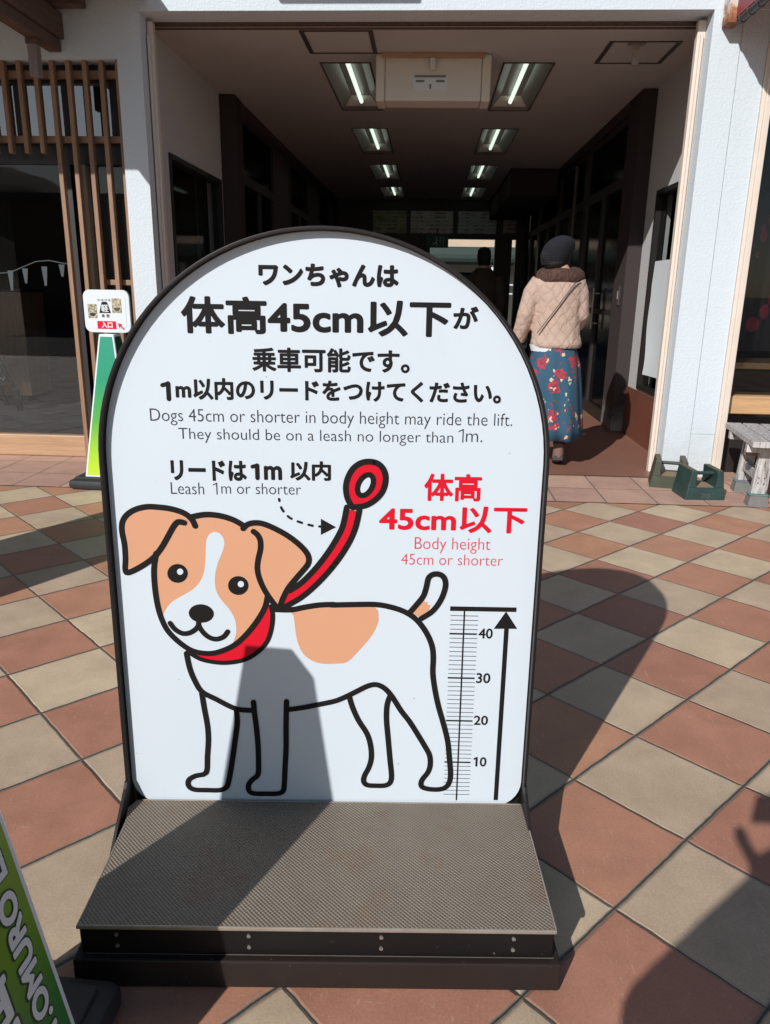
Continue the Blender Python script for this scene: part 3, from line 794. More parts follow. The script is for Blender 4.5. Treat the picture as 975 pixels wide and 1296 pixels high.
ART = {
 'ear_l': [(-0.256,0.6171),(-0.2629,0.6319),(-0.2775,0.6435),(-0.3008,0.6511),(-0.3243,0.6542),(-0.3489,0.6548),(-0.3721,0.6486),(-0.389,0.6375),(-0.3986,0.6225),(-0.4006,0.6026),(-0.3976,0.5776),(-0.3979,0.5472),(-0.4001,0.5242),(-0.3947,0.5181),(-0.3707,0.5298),(-0.3479,0.5454),(-0.335,0.5583),(-0.3219,0.5762),(-0.3086,0.5989),(-0.298,0.6165),(-0.289,0.6251),(-0.2771,0.6233)],
 'ear_r': [(-0.1621,0.6135),(-0.1523,0.6221),(-0.1355,0.6254),(-0.1166,0.6217),(-0.0882,0.6081),(-0.0646,0.5925),(-0.0442,0.5736),(-0.0342,0.5576),(-0.0349,0.5423),(-0.0462,0.5268),(-0.0635,0.5059),(-0.077,0.4876),(-0.0872,0.4666),(-0.0964,0.447),(-0.1131,0.4678),(-0.1248,0.4885),(-0.133,0.5101),(-0.1363,0.5306),(-0.1338,0.5511),(-0.1289,0.5714),(-0.1289,0.589),(-0.1339,0.6005),(-0.1418,0.6074)],
 'head_top': [(-0.2661,0.6343),(-0.2445,0.6396),(-0.2254,0.6409),(-0.2018,0.6377),(-0.1783,0.6297),(-0.1596,0.6181)],
 'jaw': [(-0.3364,0.5593),(-0.3427,0.5276),(-0.3434,0.4863),(-0.3397,0.4445),(-0.3318,0.4129),(-0.3198,0.389),(-0.2973,0.3651),(-0.2733,0.3492),(-0.2435,0.3441),(-0.2184,0.3489),(-0.1879,0.364),(-0.1622,0.3886),(-0.139,0.4194),(-0.1234,0.4477),(-0.118,0.4698)],
 'collar': [(-0.2843,0.3479),(-0.2591,0.3314),(-0.2244,0.3242),(-0.1943,0.3252),(-0.1639,0.3333),(-0.1384,0.3511),(-0.1204,0.3741),(-0.1112,0.4027),(-0.1081,0.431),(-0.1111,0.45)],
 'head_fill': [(-0.3364,0.5593),(-0.3427,0.5276),(-0.3434,0.4863),(-0.3397,0.4445),(-0.3318,0.4129),(-0.3198,0.389),(-0.2973,0.3651),(-0.2733,0.3492),(-0.2435,0.3441),(-0.2184,0.3489),(-0.1879,0.364),(-0.1622,0.3886),(-0.139,0.4194),(-0.1234,0.4477),(-0.1203,0.4739),(-0.133,0.5101),(-0.1363,0.5306),(-0.1338,0.5511),(-0.1289,0.5714),(-0.1289,0.589),(-0.1418,0.6074),(-0.1596,0.6181),(-0.1783,0.6297),(-0.2018,0.6377),(-0.2254,0.6409),(-0.2445,0.6396),(-0.2637,0.6344),(-0.2771,0.6233),(-0.289,0.6251),(-0.298,0.6165),(-0.3086,0.5989),(-0.3219,0.5762)],
 'blaze': [(-0.2174,0.6053),(-0.2281,0.6011),(-0.2348,0.59),(-0.237,0.5749),(-0.2391,0.5495),(-0.2427,0.5239),(-0.2509,0.5032),(-0.2665,0.4849),(-0.2917,0.4689),(-0.312,0.4555),(-0.3237,0.4406),(-0.3317,0.4225),(-0.3288,0.4049),(-0.3198,0.389),(-0.2973,0.3651),(-0.2733,0.3492),(-0.2435,0.3441),(-0.2184,0.3489),(-0.1981,0.3578),(-0.1885,0.3748),(-0.1833,0.3937),(-0.1849,0.4193),(-0.1949,0.4414),(-0.2089,0.4596),(-0.2181,0.4751),(-0.2222,0.4933),(-0.2206,0.5191),(-0.2132,0.5448),(-0.2042,0.5653),(-0.2001,0.5845),(-0.2057,0.5994)],
 'earl_fill': [(-0.2629,0.6319),(-0.2775,0.6435),(-0.3008,0.6511),(-0.3243,0.6542),(-0.3489,0.6548),(-0.3721,0.6486),(-0.389,0.6375),(-0.3986,0.6225),(-0.4006,0.6026),(-0.3976,0.5776),(-0.3979,0.5472),(-0.4001,0.5242),(-0.3947,0.5181),(-0.3707,0.5298),(-0.3479,0.5454),(-0.335,0.5583),(-0.3219,0.5762),(-0.3086,0.5989),(-0.298,0.6165),(-0.289,0.6251),(-0.2771,0.6233)],
 'earr_fill': [(-0.1597,0.6161),(-0.1523,0.6221),(-0.1355,0.6254),(-0.1166,0.6217),(-0.0882,0.6081),(-0.0646,0.5925),(-0.0442,0.5736),(-0.0342,0.5576),(-0.0349,0.5423),(-0.0462,0.5268),(-0.0635,0.5059),(-0.077,0.4876),(-0.0872,0.4666),(-0.0964,0.447),(-0.1131,0.4678),(-0.1248,0.4885),(-0.133,0.5101),(-0.1363,0.5306),(-0.1338,0.5511),(-0.1289,0.5714),(-0.1289,0.589),(-0.1362,0.6024)],
 'collar_fill': [(-0.2783,0.348),(-0.2591,0.3314),(-0.2244,0.3242),(-0.1943,0.3252),(-0.1639,0.3333),(-0.1384,0.3511),(-0.1204,0.3741),(-0.1112,0.4027),(-0.1081,0.431),(-0.1111,0.45),(-0.1206,0.4609),(-0.139,0.4194),(-0.1622,0.3886),(-0.1879,0.364),(-0.2184,0.3489),(-0.2435,0.3441),(-0.2708,0.3492)],
 'leash_fill': [(0.0399,0.656),(0.0338,0.6239),(0.0242,0.6013),(0.0073,0.5719),(-0.0131,0.5426),(-0.0327,0.5193),(-0.0539,0.4983),(-0.0737,0.484),(-0.0852,0.4692),(-0.0914,0.4523),(-0.0642,0.4632),(-0.0405,0.4793),(-0.0134,0.5041),(0.011,0.5327),(0.0324,0.5636),(0.0491,0.5941),(0.0591,0.6217),(0.0656,0.6515)],
 'leash_a': [(0.0418,0.6595),(0.0347,0.6239),(0.0252,0.6013),(0.0083,0.5719),(-0.0122,0.5426),(-0.0318,0.5193),(-0.0529,0.4983),(-0.0737,0.484)],
 'leash_b': [(0.0665,0.654),(0.06,0.6218),(0.0496,0.5941),(0.0328,0.5636),(0.011,0.5327),(-0.0134,0.5041),(-0.0405,0.4777),(-0.0643,0.4606),(-0.0915,0.446),(-0.1073,0.4458)],
 'loop_red': [(0.0527,0.6597),(0.0432,0.6771),(0.0399,0.6975),(0.0431,0.7168),(0.0534,0.7362),(0.0687,0.7478),(0.086,0.7509),(0.1029,0.7464),(0.1143,0.7323),(0.1169,0.7131),(0.1107,0.6913),(0.0957,0.674),(0.0764,0.663)],
 'loop_out': [(0.0527,0.6597),(0.0432,0.6771),(0.0399,0.6975),(0.0431,0.7168),(0.0534,0.7362),(0.0687,0.7478),(0.086,0.7509),(0.1029,0.7464),(0.1143,0.7323),(0.1169,0.7131),(0.1107,0.6913),(0.0957,0.674),(0.0764,0.663),(0.0527,0.6597)],
 'loop_in': [(0.0897,0.6981),(0.086,0.6923),(0.0816,0.6877),(0.0768,0.6846),(0.0721,0.6836),(0.0679,0.6845),(0.0648,0.6874),(0.063,0.6919),(0.0626,0.6977),(0.0638,0.7041),(0.0663,0.7105),(0.07,0.7163),(0.0744,0.7209),(0.0792,0.7239),(0.0839,0.725),(0.0879,0.724),(0.0911,0.7212),(0.0929,0.7167),(0.0933,0.7109),(0.0922,0.7046)],
 'loop_hole': [(0.0897,0.6981),(0.086,0.6923),(0.0816,0.6877),(0.0768,0.6846),(0.0721,0.6836),(0.0679,0.6845),(0.0648,0.6874),(0.063,0.6919),(0.0626,0.6977),(0.0638,0.7041),(0.0663,0.7105),(0.07,0.7163),(0.0744,0.7209),(0.0792,0.7239),(0.0839,0.725),(0.0879,0.724),(0.0911,0.7212),(0.0929,0.7167),(0.0933,0.7109),(0.0922,0.7046)],
 'eyes': [[(-0.2759,0.5183),(-0.2773,0.5121),(-0.2805,0.5064),(-0.2852,0.5019),(-0.2911,0.499),(-0.2974,0.4979),(-0.3037,0.4988),(-0.3092,0.5016),(-0.3135,0.506),(-0.3161,0.5115),(-0.3167,0.5177),(-0.3153,0.5239),(-0.3121,0.5295),(-0.3074,0.534),(-0.3015,0.5369),(-0.2952,0.538),(-0.289,0.5371),(-0.2835,0.5344),(-0.2792,0.53),(-0.2766,0.5245)],[(-0.1554,0.4942),(-0.1566,0.488),(-0.1597,0.4823),(-0.1644,0.4777),(-0.1702,0.4747),(-0.1766,0.4736),(-0.1829,0.4746),(-0.1885,0.4774),(-0.1929,0.4818),(-0.1956,0.4874),(-0.1963,0.4937),(-0.1951,0.4999),(-0.192,0.5056),(-0.1873,0.5101),(-0.1815,0.513),(-0.1752,0.5141),(-0.1689,0.5132),(-0.1633,0.5104),(-0.1589,0.5061),(-0.1562,0.5005)]],
 'glints': [[(-0.2845,0.5218),(-0.2855,0.5184),(-0.2879,0.5159),(-0.2912,0.515),(-0.2943,0.5159),(-0.2964,0.5183),(-0.2971,0.5216),(-0.2961,0.525),(-0.2936,0.5274),(-0.2904,0.5284),(-0.2873,0.5275),(-0.2851,0.5251)],[(-0.1641,0.4972),(-0.165,0.4938),(-0.1674,0.4913),(-0.1706,0.4904),(-0.1738,0.4913),(-0.176,0.4937),(-0.1767,0.497),(-0.1758,0.5004),(-0.1734,0.5029),(-0.1702,0.5039),(-0.167,0.503),(-0.1648,0.5006)]],
 'nose': [(-0.2274,0.4306),(-0.2292,0.425),(-0.2328,0.42),(-0.2381,0.4161),(-0.2446,0.4134),(-0.2518,0.4124),(-0.259,0.413),(-0.2658,0.4151),(-0.2715,0.4187),(-0.2756,0.4235),(-0.2779,0.4289),(-0.2782,0.4346),(-0.2764,0.4402),(-0.2728,0.4451),(-0.2675,0.4491),(-0.261,0.4516),(-0.2539,0.4527),(-0.2467,0.4521),(-0.24,0.45),(-0.2343,0.4464),(-0.2301,0.4417),(-0.2277,0.4363)],
 'mouth': [[(-0.3171,0.4104),(-0.308,0.3972),(-0.2936,0.3883),(-0.2787,0.3896),(-0.2659,0.3978),(-0.259,0.4075)],[(-0.2585,0.4166),(-0.259,0.4059),(-0.2513,0.3916),(-0.2394,0.3805),(-0.2247,0.3764),(-0.2096,0.382),(-0.2007,0.3934)]],
 'body': [(-0.1088,0.4437),(-0.0719,0.4431),(-0.0423,0.4494),(-0.0128,0.4545),(0.0167,0.456),(0.0118,0.4549),(0.0609,0.4566),(0.1002,0.4572),(0.1297,0.4524),(0.1595,0.4422),(0.1846,0.4246),(0.2051,0.3966),(0.2175,0.3671),(0.2208,0.3399),(0.2208,0.3069),(0.2266,0.268),(0.2355,0.2287),(0.2471,0.1889),(0.2573,0.1485),(0.2625,0.1076),(0.2666,0.0661),(0.2627,0.0432),(0.25,0.0316),(0.2263,0.03),(0.2077,0.0346),(0.2033,0.0442),(0.2071,0.0562),(0.2172,0.0713),(0.2219,0.0892),(0.2201,0.1129),(0.2102,0.1333),(0.1939,0.1621),(0.1751,0.1936),(0.1566,0.219),(0.1382,0.2499),(0.1226,0.2693),(0.1048,0.2786),(0.0871,0.2755),(0.0669,0.2646),(0.0467,0.2531),(0.0264,0.2427),(0.0111,0.2374),(-0.0195,0.2301),(-0.0502,0.2229),(-0.0809,0.2179)],
 'chest': [(-0.2875,0.3435),(-0.2827,0.3107),(-0.274,0.2832),(-0.2601,0.2571),(-0.2329,0.2412),(-0.2031,0.2241),(-0.183,0.2165),(-0.1585,0.2151)],
 'patch': [(-0.0754,0.442),(-0.0662,0.43),(-0.0619,0.39),(-0.0558,0.3631),(-0.0436,0.3416),(-0.0237,0.3282),(-0.0037,0.3241),(0.0214,0.325),(0.044,0.3291),(0.0679,0.3551),(0.0886,0.3814),(0.1032,0.4085),(0.1069,0.4298),(0.0978,0.4509),(0.0388,0.4563),(-0.0202,0.4534),(-0.0423,0.4494)],
 'legs': [[(0.0477,0.2508),(0.0544,0.2261),(0.0673,0.1949),(0.0856,0.1635),(0.0936,0.1345),(0.0954,0.1052),(0.0899,0.0814),(0.0817,0.0635),(0.0792,0.0484),(0.0867,0.0389),(0.1051,0.0374),(0.1261,0.0383),(0.137,0.0463),(0.1393,0.0643),(0.1356,0.0999),(0.1306,0.1525),(0.1263,0.1986),(0.1273,0.2328),(0.1335,0.2543)],[(-0.1529,0.2345),(-0.1516,0.2089),(-0.1485,0.1746),(-0.1462,0.1282),(-0.1465,0.0811),(-0.1491,0.0602),(-0.1615,0.0481),(-0.1693,0.0359),(-0.1687,0.0209),(-0.1583,0.0143),(-0.132,0.0141),(-0.1056,0.0151),(-0.0949,0.0219),(-0.092,0.04),(-0.0896,0.0819),(-0.0866,0.1291),(-0.0857,0.1813),(-0.0836,0.2371)],[(-0.2603,0.2538),(-0.2568,0.2188),(-0.252,0.1789),(-0.2515,0.1442),(-0.2555,0.1032),(-0.2598,0.0646),(-0.2827,0.0565),(-0.2979,0.0461),(-0.2992,0.0311),(-0.287,0.0222),(-0.2581,0.0214),(-0.2318,0.0218),(-0.2178,0.0292),(-0.212,0.0443),(-0.2029,0.0921),(-0.1935,0.1508),(-0.1887,0.1855),(-0.1892,0.2152)]],
 'tail': [(0.1703,0.4413),(0.1837,0.4584),(0.1969,0.4775),(0.2026,0.4994),(0.2056,0.515),(0.2136,0.5228),(0.2257,0.524),(0.2362,0.5175),(0.2406,0.5026),(0.2369,0.4817),(0.2278,0.4606),(0.2137,0.442),(0.1934,0.4279)],
 'tail_fill': [(0.1723,0.4403),(0.1837,0.4574),(0.1971,0.4707),(0.2003,0.4629),(0.2041,0.465),(0.2068,0.4566),(0.2122,0.4578),(0.2086,0.4461),(0.1933,0.429)],
 'dash': [(-0.0902,0.6742),(-0.0872,0.6591),(-0.0803,0.6469),(-0.0686,0.6357),(-0.0497,0.6276),(-0.0259,0.621),(-0.0078,0.6193)],
 'dash_head': [(-0.0091,0.6356),(0.0209,0.6187),(-0.0093,0.6023)],
 'up_shaft': [(0.3683,0.4103),(0.3674,0.0048)],
 'up_head': [(0.3653,0.4457),(0.3902,0.408),(0.3422,0.4073)],
 'ruler': [(0.2808,0.4488),(0.2816,0.0036)],
 'rbar': [(0.2516,0.4504),(0.3861,0.4498)],
 'text': [('b','ワンちゃんは',-0.1188,0.135,1.0711,1.112,0.047),('b','体高45cm以下',-0.2624,0.2318,0.9856,1.0529,0.03),('b','が',0.2362,0.2825,1.0011,1.0417,0.036),('b','乗車可能です。',-0.1348,0.1585,0.9186,0.9633,0.029),('1','1',-0.3083,-0.2875,0.8611,0.898,0),('b','m以内のリードをつけてください。',-0.2801,0.3317,0.8645,0.9057,0.035),('t','Dogs 45cm or shorter in body height may ride the lift.',-0.3309,0.3555,0.8156,0.8472,0),('t','They should be on a leash no longer than',-0.279,0.2446,0.7826,0.8107,0),('t1','1',0.255,0.2641,0.7912,0.8155,0),('t','m.',0.2688,0.3004,0.7916,0.8083,0),('b','リードは',-0.2978,-0.1517,0.7084,0.7489,0.04),('1','1',-0.1442,-0.1259,0.7113,0.744,0),('b','m',-0.1184,-0.0833,0.7118,0.7399,0.034),('b','以内',-0.068,0.0111,0.7113,0.7502,0.036),('t','Leash ',-0.2998,-0.2355,0.6811,0.7047,0),('t1','1',-0.2172,-0.2095,0.6819,0.7039,0),('t','m or shorter',-0.2019,-0.0472,0.6832,0.7052,0),('r','体高',0.1917,0.3035,0.6744,0.7294,0.028),('r','45cm以下',0.1052,0.3949,0.6102,0.6649,0.028),('tr','Body height',0.1763,0.3264,0.5677,0.6004,0),('tr','45cm or shorter',0.1503,0.353,0.5429,0.566,0),('n','40',0.3117,0.3408,0.3853,0.4079,0.02),('n','30',0.3115,0.341,0.2846,0.308,0.02),('n','20',0.311,0.341,0.187,0.2094,0.02),('n','10',0.3138,0.3426,0.0873,0.1104,0.02)],
}


def printed(name, mb, m, parent=panel, label=None):
    mb.v = [(x, y + (z + SZ) * LEAN, z + SZ) for x, y, z in mb.v]
    o = mb.build(name, m, parent)
    if label: o['label'] = label
    return o
SW = .0117
Y1, Y2, Y3, Y4, Y5 = -.0003, -.0006, -.0009, -.0012, -.0015
sm = lambda k, closed=False: smooth_line(ART[k], closed, 3)
tan = MB(); [fillpoly(tan, ART[k], Y1) for k in ('head_fill', 'tail_fill')]; fillpoly(tan, sm('patch', True), Y1)
[fillpoly(tan, ART[k], Y3) for k in ('earl_fill', 'earr_fill')]
printed('dog_fur_patches', tan, M['ink_tan'])
wh = MB(); fillpoly(wh, sm('blaze', True), Y2); printed('dog_muzzle', wh, M['panel_white'])
red = MB(); fillpoly(red, ART['collar_fill'], Y2); fillpoly(red, ART['leash_fill'], Y2 + 1e-4)
lo, li = sm('loop_red', True), sm('loop_in', True)
red2 = MB(); fillpoly(red2, lo, Y2 - 1e-4)
lead = printed('dog_lead', red, M['ink_red']); printed('lead_loop', red2, M['ink_red'])
lh = MB(); fillpoly(lh, li, Y3); printed('loop_hole', lh, M['panel_white'])
ln = MB()
for k in ('ear_l', 'ear_r', 'head_top', 'jaw', 'body', 'chest', 'tail', 'collar', 'leash_a', 'leash_b'):
    ribbon(ln, sm(k), SW * (.82 if k in ('collar',) else 1), Y4)
for p in ART['legs']: ribbon(ln, smooth_line(p, False, 3), SW, Y4)
for p in ART['mouth']: ribbon(ln, smooth_line(p, False, 3), SW * .93, Y4)
ribbon(ln, sm('loop_out'), SW, Y4); ribbon(ln, sm('loop_in', True) + [sm('loop_in', True)[0]], SW * .92, Y4)
for p in ART['eyes'] + [ART['nose']]: fillpoly(ln, p, Y4)
printed('dog_outline', ln, M['ink'])
gl = MB(); [fillpoly(gl, p, Y5) for p in ART['glints']]; printed('eye_glints', gl, M['panel_white'])
# lead arrow and height scale
ar = MB()
pts = smooth_line(ART['dash'], False, 40); acc = [0]
for a, b in zip(pts[:-1], pts[1:]): acc.append(acc[-1] + math.hypot(b[0] - a[0], b[1] - a[1]))
tot = acc[-1]; nd = 5
for k in range(nd + 1):
    a0, a1 = (k * tot / nd - .0052, k * tot / nd + .0052) if k else (0, .0045)
    seg = [p for p, s in zip(pts, acc) if a0 <= s <= a1]
    if len(seg) > 1: ribbon(ar, seg, .0050, Y2, caps=False)
fillpoly(ar, ART['dash_head'], Y2 - 1e-4); printed('lead_arrow', ar, M['ink'])
up = MB(); ribbon(up, ART['up_shaft'], .0095, Y2, caps=False); fillpoly(up, ART['up_head'], Y2 - 1e-4); printed('height_arrow', up, M['ink'])
sc = MB(); ribbon(sc, ART['rbar'], .0098, Y3, caps=False); ribbon(sc, ART['ruler'], .0030, Y3, caps=False)
rx0 = ART['ruler'][0][0]
for k in range(2, 45):
    z = .0048 + k * .0098 - .0014
    z = .0975 + (k - 10) * .00993
    if z < .003: continue
    big_ = k % 10 == 0
    ribbon(sc, [(rx0 - .0285 + (.0 if big_ else .0008), z), (rx0 + (.0275 if big_ else .0285), z - .0004)], .0036 if big_ else .0013, Y2, caps=False)
printed('height_scale', sc, M['ink'])
# lettering
def one(mb, a, b, c, d, bold):
    w_ = (b - a)
    if bold:
        ribbon(mb, [(b - w_ * .28, c + .004), (b - w_ * .28, d - .004)], .0088, Y2); ribbon(mb, [(b - w_ * .28, d - .004), (a + .004, d - (d - c) * .2)], .0078, Y2)
    else:
        ribbon(mb, [(b - .001, c), (b - .001, d)], .0021, Y2); ribbon(mb, [(b - .001, d), (a, d - (d - c) * .16)], .0019, Y2)
KM = {'b': 'ink', '1': 'ink', 't': 'ink_grey', 't1': 'ink_grey', 'r': 'ink_red', 'tr': 'ink_thin_red', 'n': 'ink'}

for k, t, a, b, c_, d_, r_ in ART['text']:
    mb = MB()
    if t == '10':
        ribbon(mb, [(a + .0075, c_ + .0018), (a + .0075, d_ - .0018)], .0044, Y2); ribbon(mb, [(a + .0075, d_ - .0018), (a + .0022, d_ - .0048)], .0038, Y2)
        g_ = fit_text(glyphs('0', r_, 0), a + .0145, b, c_, d_, Y2); mb.add(g_.v, g_.f)
    elif k in ('1', 't1'): one(mb, a, b, c_, d_, k == '1')
    else:
        mb = fit_text(glyphs(t, r_, .010 if k in ('t', 'tr') else 0), a, b, c_, d_, Y2)
    printed('lettering', mb, M[KM[k]])

# ------------------------------------------------------------------ tapered floor signs
SIDE_EN = glyphs('MT.OMURO LIFT', .045)
SIDE_EN2 = glyphs('MT.OMURO LIFT', .09)
SIDE_JP = glyphs('大室山リフト', .05)
SIDE_JP2 = glyphs('大室山リフト', .095)
def obelisk(label, loc, rz, B_, bx, by):
    o = thing('tapered_floor_sign', label, 'floor sign', loc, rz, 'green tapered floor signs')
    b = MB(); b.rbox(-bx, bx, -by, by, .003, .062, .022); b.rbox(-bx + .03, bx - .03, -by + .03, by - .03, .060, .075, .006)
    b.build('rubber_base', M['rubber'], o, smooth=40)
    T_, z0, z1 = .046, .076, .92
    core = MB().add([(-B_, -B_, z0), (B_, -B_, z0), (B_, B_, z0), (-B_, B_, z0), (-T_, -T_, z1), (T_, -T_, z1), (T_, T_, z1), (-T_, T_, z1)],
                    [(3, 2, 1, 0), (4, 5, 6, 7), (0, 1, 5, 4), (1, 2, 6, 5), (2, 3, 7, 6), (3, 0, 4, 7)])
    body = core.build('tapered_body', M['white_plastic'], o, bevel=.004)
    for k in range(4):
        Rm = Matrix.Rotation(k * math.pi / 2, 4, 'Z'); tilt = (B_ - T_) / (z1 - z0)
        def P(x, z, off=.0012): return Rm @ Vector((x, -(B_ - tilt * (z - z0)) - off, z))
        m_ = .011; zb, zt = z0 + .012, z1 - .014
        hb_, ht_ = B_ - tilt * (zb - z0) - m_, T_ + tilt * (z1 - zt) - m_
        MB().add([P(-hb_, zb), P(hb_, zb), P(ht_, zt), P(-ht_, zt)], [(0, 1, 2, 3)]).build('printed_face', M['front_green'] if k in (0, 2) else M['side_green'], body)
        if k in (1, 3):
            for mb, x0, x1, za, zb_, off, mm in ((SIDE_EN2, .050, .094, .094, .545, .0018, 'ink_green'), (SIDE_EN, .053, .091, .097, .542, .0024, 'white_plastic'),
                                             (SIDE_JP2, -.055, .036, .086, .56, .0018, 'ink_green'), (SIDE_JP, -.050, .031, .09, .556, .0024, 'white_plastic')):
                xs = [v[0] for v in mb.v]; zs = [v[2] for v in mb.v]; ax, bx, az, bz = min(xs), max(xs), min(zs), max(zs)
                t_ = MB()
                def place(v):
                    u_ = (v[0] - ax) / (bx - ax); h_ = (v[2] - az) / (bz - az)
                    z = za + u_ * (zb_ - za)
                    sl_ = 1 - .55 * (z - z0) / (z1 - z0) * 1.2
                    x = (x1 - h_ * (x1 - x0))
                    x = x - tilt * (z - za) * .75 if x > 0 else x + tilt * (z - za) * .1
                    return P(x, z, off + v[1] * -1)
                t_.add([place(v) for v in mb.v], mb.f); t_.build('lettering', M[mm], body)
    return o
M['ink_green'] = plain('dark_green_print', (.006, .05, .022), .5, .05)
ob1 = obelisk('green tapered floor sign with a small white plate on top, beside the slat screen', (-1.895, 4.56, 0), R(-4), .155, .25, .20)
pl = MB()
def rrect(hw, hh, r, n=6):
    p = []
    for cx, cy, a0 in ((hw - r, hh - r, 0), (-hw + r, hh - r, 90), (-hw + r, -hh + r, 180), (hw - r, -hh + r, 270)):
        for i in range(n + 1):
            a = R(a0 + 90 * i / n); p.append((cx + r * math.cos(a), cy + r * math.sin(a)))
    return p
ep = MB().prism([(x, z + 1.050) for x, z in rrect(.142, .122, .042)], 'y', -.012, .006)
plate = ep.build('top_plate', M['white_plastic'], ob1, smooth=40, bevel=.003)
MB().prism([(x, z + 1.050) for x, z in rrect(.118, .098, .022)], 'y', -.0135, -.0122).build('insert', M['paper'], plate)
MB().box(-.012, .012, -.008, .008, .918, .935).build('plate_stem', M['gutter'], ob1)
YP = -.0142
lg = MB(); fillpoly(lg, [(-.046, 1.040), (.026, 1.040), (.008, 1.100), (.002, 1.104), (-.022, 1.104), (-.028, 1.100)], YP); lg.build('logo', M['ink'], plate)
fit_text(glyphs('軽', .02), -.032, .012, 1.045, 1.090, YP - .0006).build('lettering', M['paper'], plate)
fit_text(glyphs('食 堂', .02), -.034, .016, 1.015, 1.034, YP).build('lettering', M['ink'], plate)
fit_text(glyphs('かるびる', .01), -.052, .030, 1.107, 1.121, YP).build('lettering', M['ink'], plate)
rb = MB(); rb.box(-.064, .052, YP - .0006, YP, .950, .994); rb.build('entrance_bar', M['ink_red'], plate)
fit_text(glyphs('入口', .04), -.038, .030, .955, .990, YP - .0012).build('lettering', M['paper'], plate)
aw_ = MB(); fillpoly(aw_, [(.062, .984), (.092, .977), (.085, .969), (.103, .951), (.097, .945), (.079, .963), (.071, .954)], YP); aw_.build('arrow', plain('dull_red_arrow', (.45, .02, .05), .5), plate)
def food_photo(x0, x1, z0, z1, dark):
    t = NT('food_photo'); n = t.noise(70, detail=3); n2 = t.noise(25)
    t.set(Base_Color=t.ramp(n, [(.35, (.05, .045, .04) if dark else (.16, .15, .11)), (.5, (.35, .30, .20)), (.65, (.60, .55, .42))]), Roughness=.4)
    MB().box(x0, x1, YP - .0005, YP, z0, z1).build('food_photo', t.m, plate)
    b = MB(); cx = (x0 + x1) / 2; cz = z0 + (z1 - z0) * .36; r_ = (x1 - x0) * .36
    fillpoly(b, [(cx + r_ * math.cos(R(180 + 180 * i / 10)), cz + r_ * .9 * math.sin(R(180 + 180 * i / 10))) for i in range(11)], YP - .001); b.build('bowl', M['ink_grey' if dark else 'olive_iron'], plate)
food_photo(-.116, -.060, 1.010, 1.090, True); food_photo(.036, .094, 1.042, 1.124, False)
# drop the plate slightly to where it stands in the photo, and turn it with the sign
ob2 = obelisk('green tapered floor sign with white lettering, cut off at the lower left corner', (-.640, .757, 0), R(-2.4), .130, .146, .252)

# ------------------------------------------------------------------ cast-iron weights
def weight(label, loc, rz, m, num):
    o = thing('iron_weight', label, 'weight', loc, rz, 'cast-iron test weights at the pillar foot')
    b = MB()
    L_, D = .122, .11     # half length, half depth
    b.prism([(-L_, .0), (L_, .0), (L_ - .012, .080), (-L_ + .012, .080)], 'y', -D, D)
    for s in (-1, 1):
        pts = [(L_ - .0118, .078), (L_ - .026, .182), (L_ - .062, .182), (L_ - .060, .105), (L_ - .066, .078)]
        b.prism([(s * x, z) for x, z in pts], 'y', -D + .003, D - .003)
    body = b.build('block', m, o, bevel=.005)
    MB().tube([(-.068, -.045, .158), (.068, -.045, .158)], .011, 10).build('handle', m, o, smooth=40)
    dust = plain('dusty_top', (.12, .095, .065), .8)
    for s in (-1, 1): MB().box(min(s * (L_ - .029), s * (L_ - .060)), max(s * (L_ - .029), s * (L_ - .060)), -D + .008, D - .008, .1822, .1832).build('worn_top', dust, o)
    MB().box(-.054, .054, -D + .012, D - .012, .0805, .0815).build('dusty_well', plain('dust_brown', (.26, .18, .11), .9), o)
    if num: fit_text(glyphs('20', .015), -.030, .028, .018, .046, -D - .0012).build('lettering', plain('worn_number_paint', (.060, .085, .078), .6), o)
    return o
weight('dark green iron weight numbered 20, right one at the pillar foot', (1.690, 4.665, 0), R(4), M['green_iron'], True)
weight('olive green iron weight without a visible number, left of the numbered one', (1.590, 4.93, 0), R(-13), M['olive_iron'], False)

# ------------------------------------------------------------------ white-washed bench at the right edge
bn = thing('timber_bench', 'worn whitewashed slatted bench at the right edge before the shop window', 'bench', (1.845, 4.355, 0), R(-8))
ZB = .405
for k in range(5): MB().rbox(.002 + .105 * k, .095 + .105 * k, 0, .69, ZB - .035, ZB, .004).build('slat', M['whitewash'], bn)
for y in (.10, .52): MB().rbox(-.0, .54, y, y + .045, ZB - .082, ZB - .037, .004).build('batten', M['whitewash'], bn)
def bench_leg(x, y, lab=None):
    l = MB(); l.add([(x - .055, y - .022, .0), (x + .035, y - .022, .0), (x + .045, y - .022, ZB - .04), (x - .028, y - .022, ZB - .04), (x - .055, y + .022, .0), (x + .035, y + .022, .0), (x + .045, y + .022, ZB - .04), (x - .028, y + .022, ZB - .04)],
                    [(3, 2, 1, 0), (4, 5, 6, 7), (0, 1, 5, 4), (1, 2, 6, 5), (2, 3, 7, 6), (3, 0, 4, 7)])
    lo = l.build('leg', M['whitewash'], bn, bevel=.003)
    MB().box(x - .068, x + .048, y - .06, y + .04, .002, .075, (.012, .012)).build('foot_pad', M['concrete'], lo)
    MB().box(x - .064, x + .045, y - .056, y + .037, .0712, .0738).build('strap', M['cyan_strap'], lo)
    bt = MB()
    for (a, z) in ((-.02, .14), (.012, .135), (-.02, .17), (.012, .17)): bt.tube([(x + a, y - .022, z), (x + a, y - .026, z)], .004, 6)
    bt.build('bolt', M['gutter'], lo)
for (x, y) in ((.115, .15), (.115, .50), (.46, .15), (.46, .50)): bench_leg(x, y)
for x in (.11, .455): MB().rbox(x - .02, x + .02, .173, .477, .14, .20, .004).build('stretcher', M['whitewash'], bn)
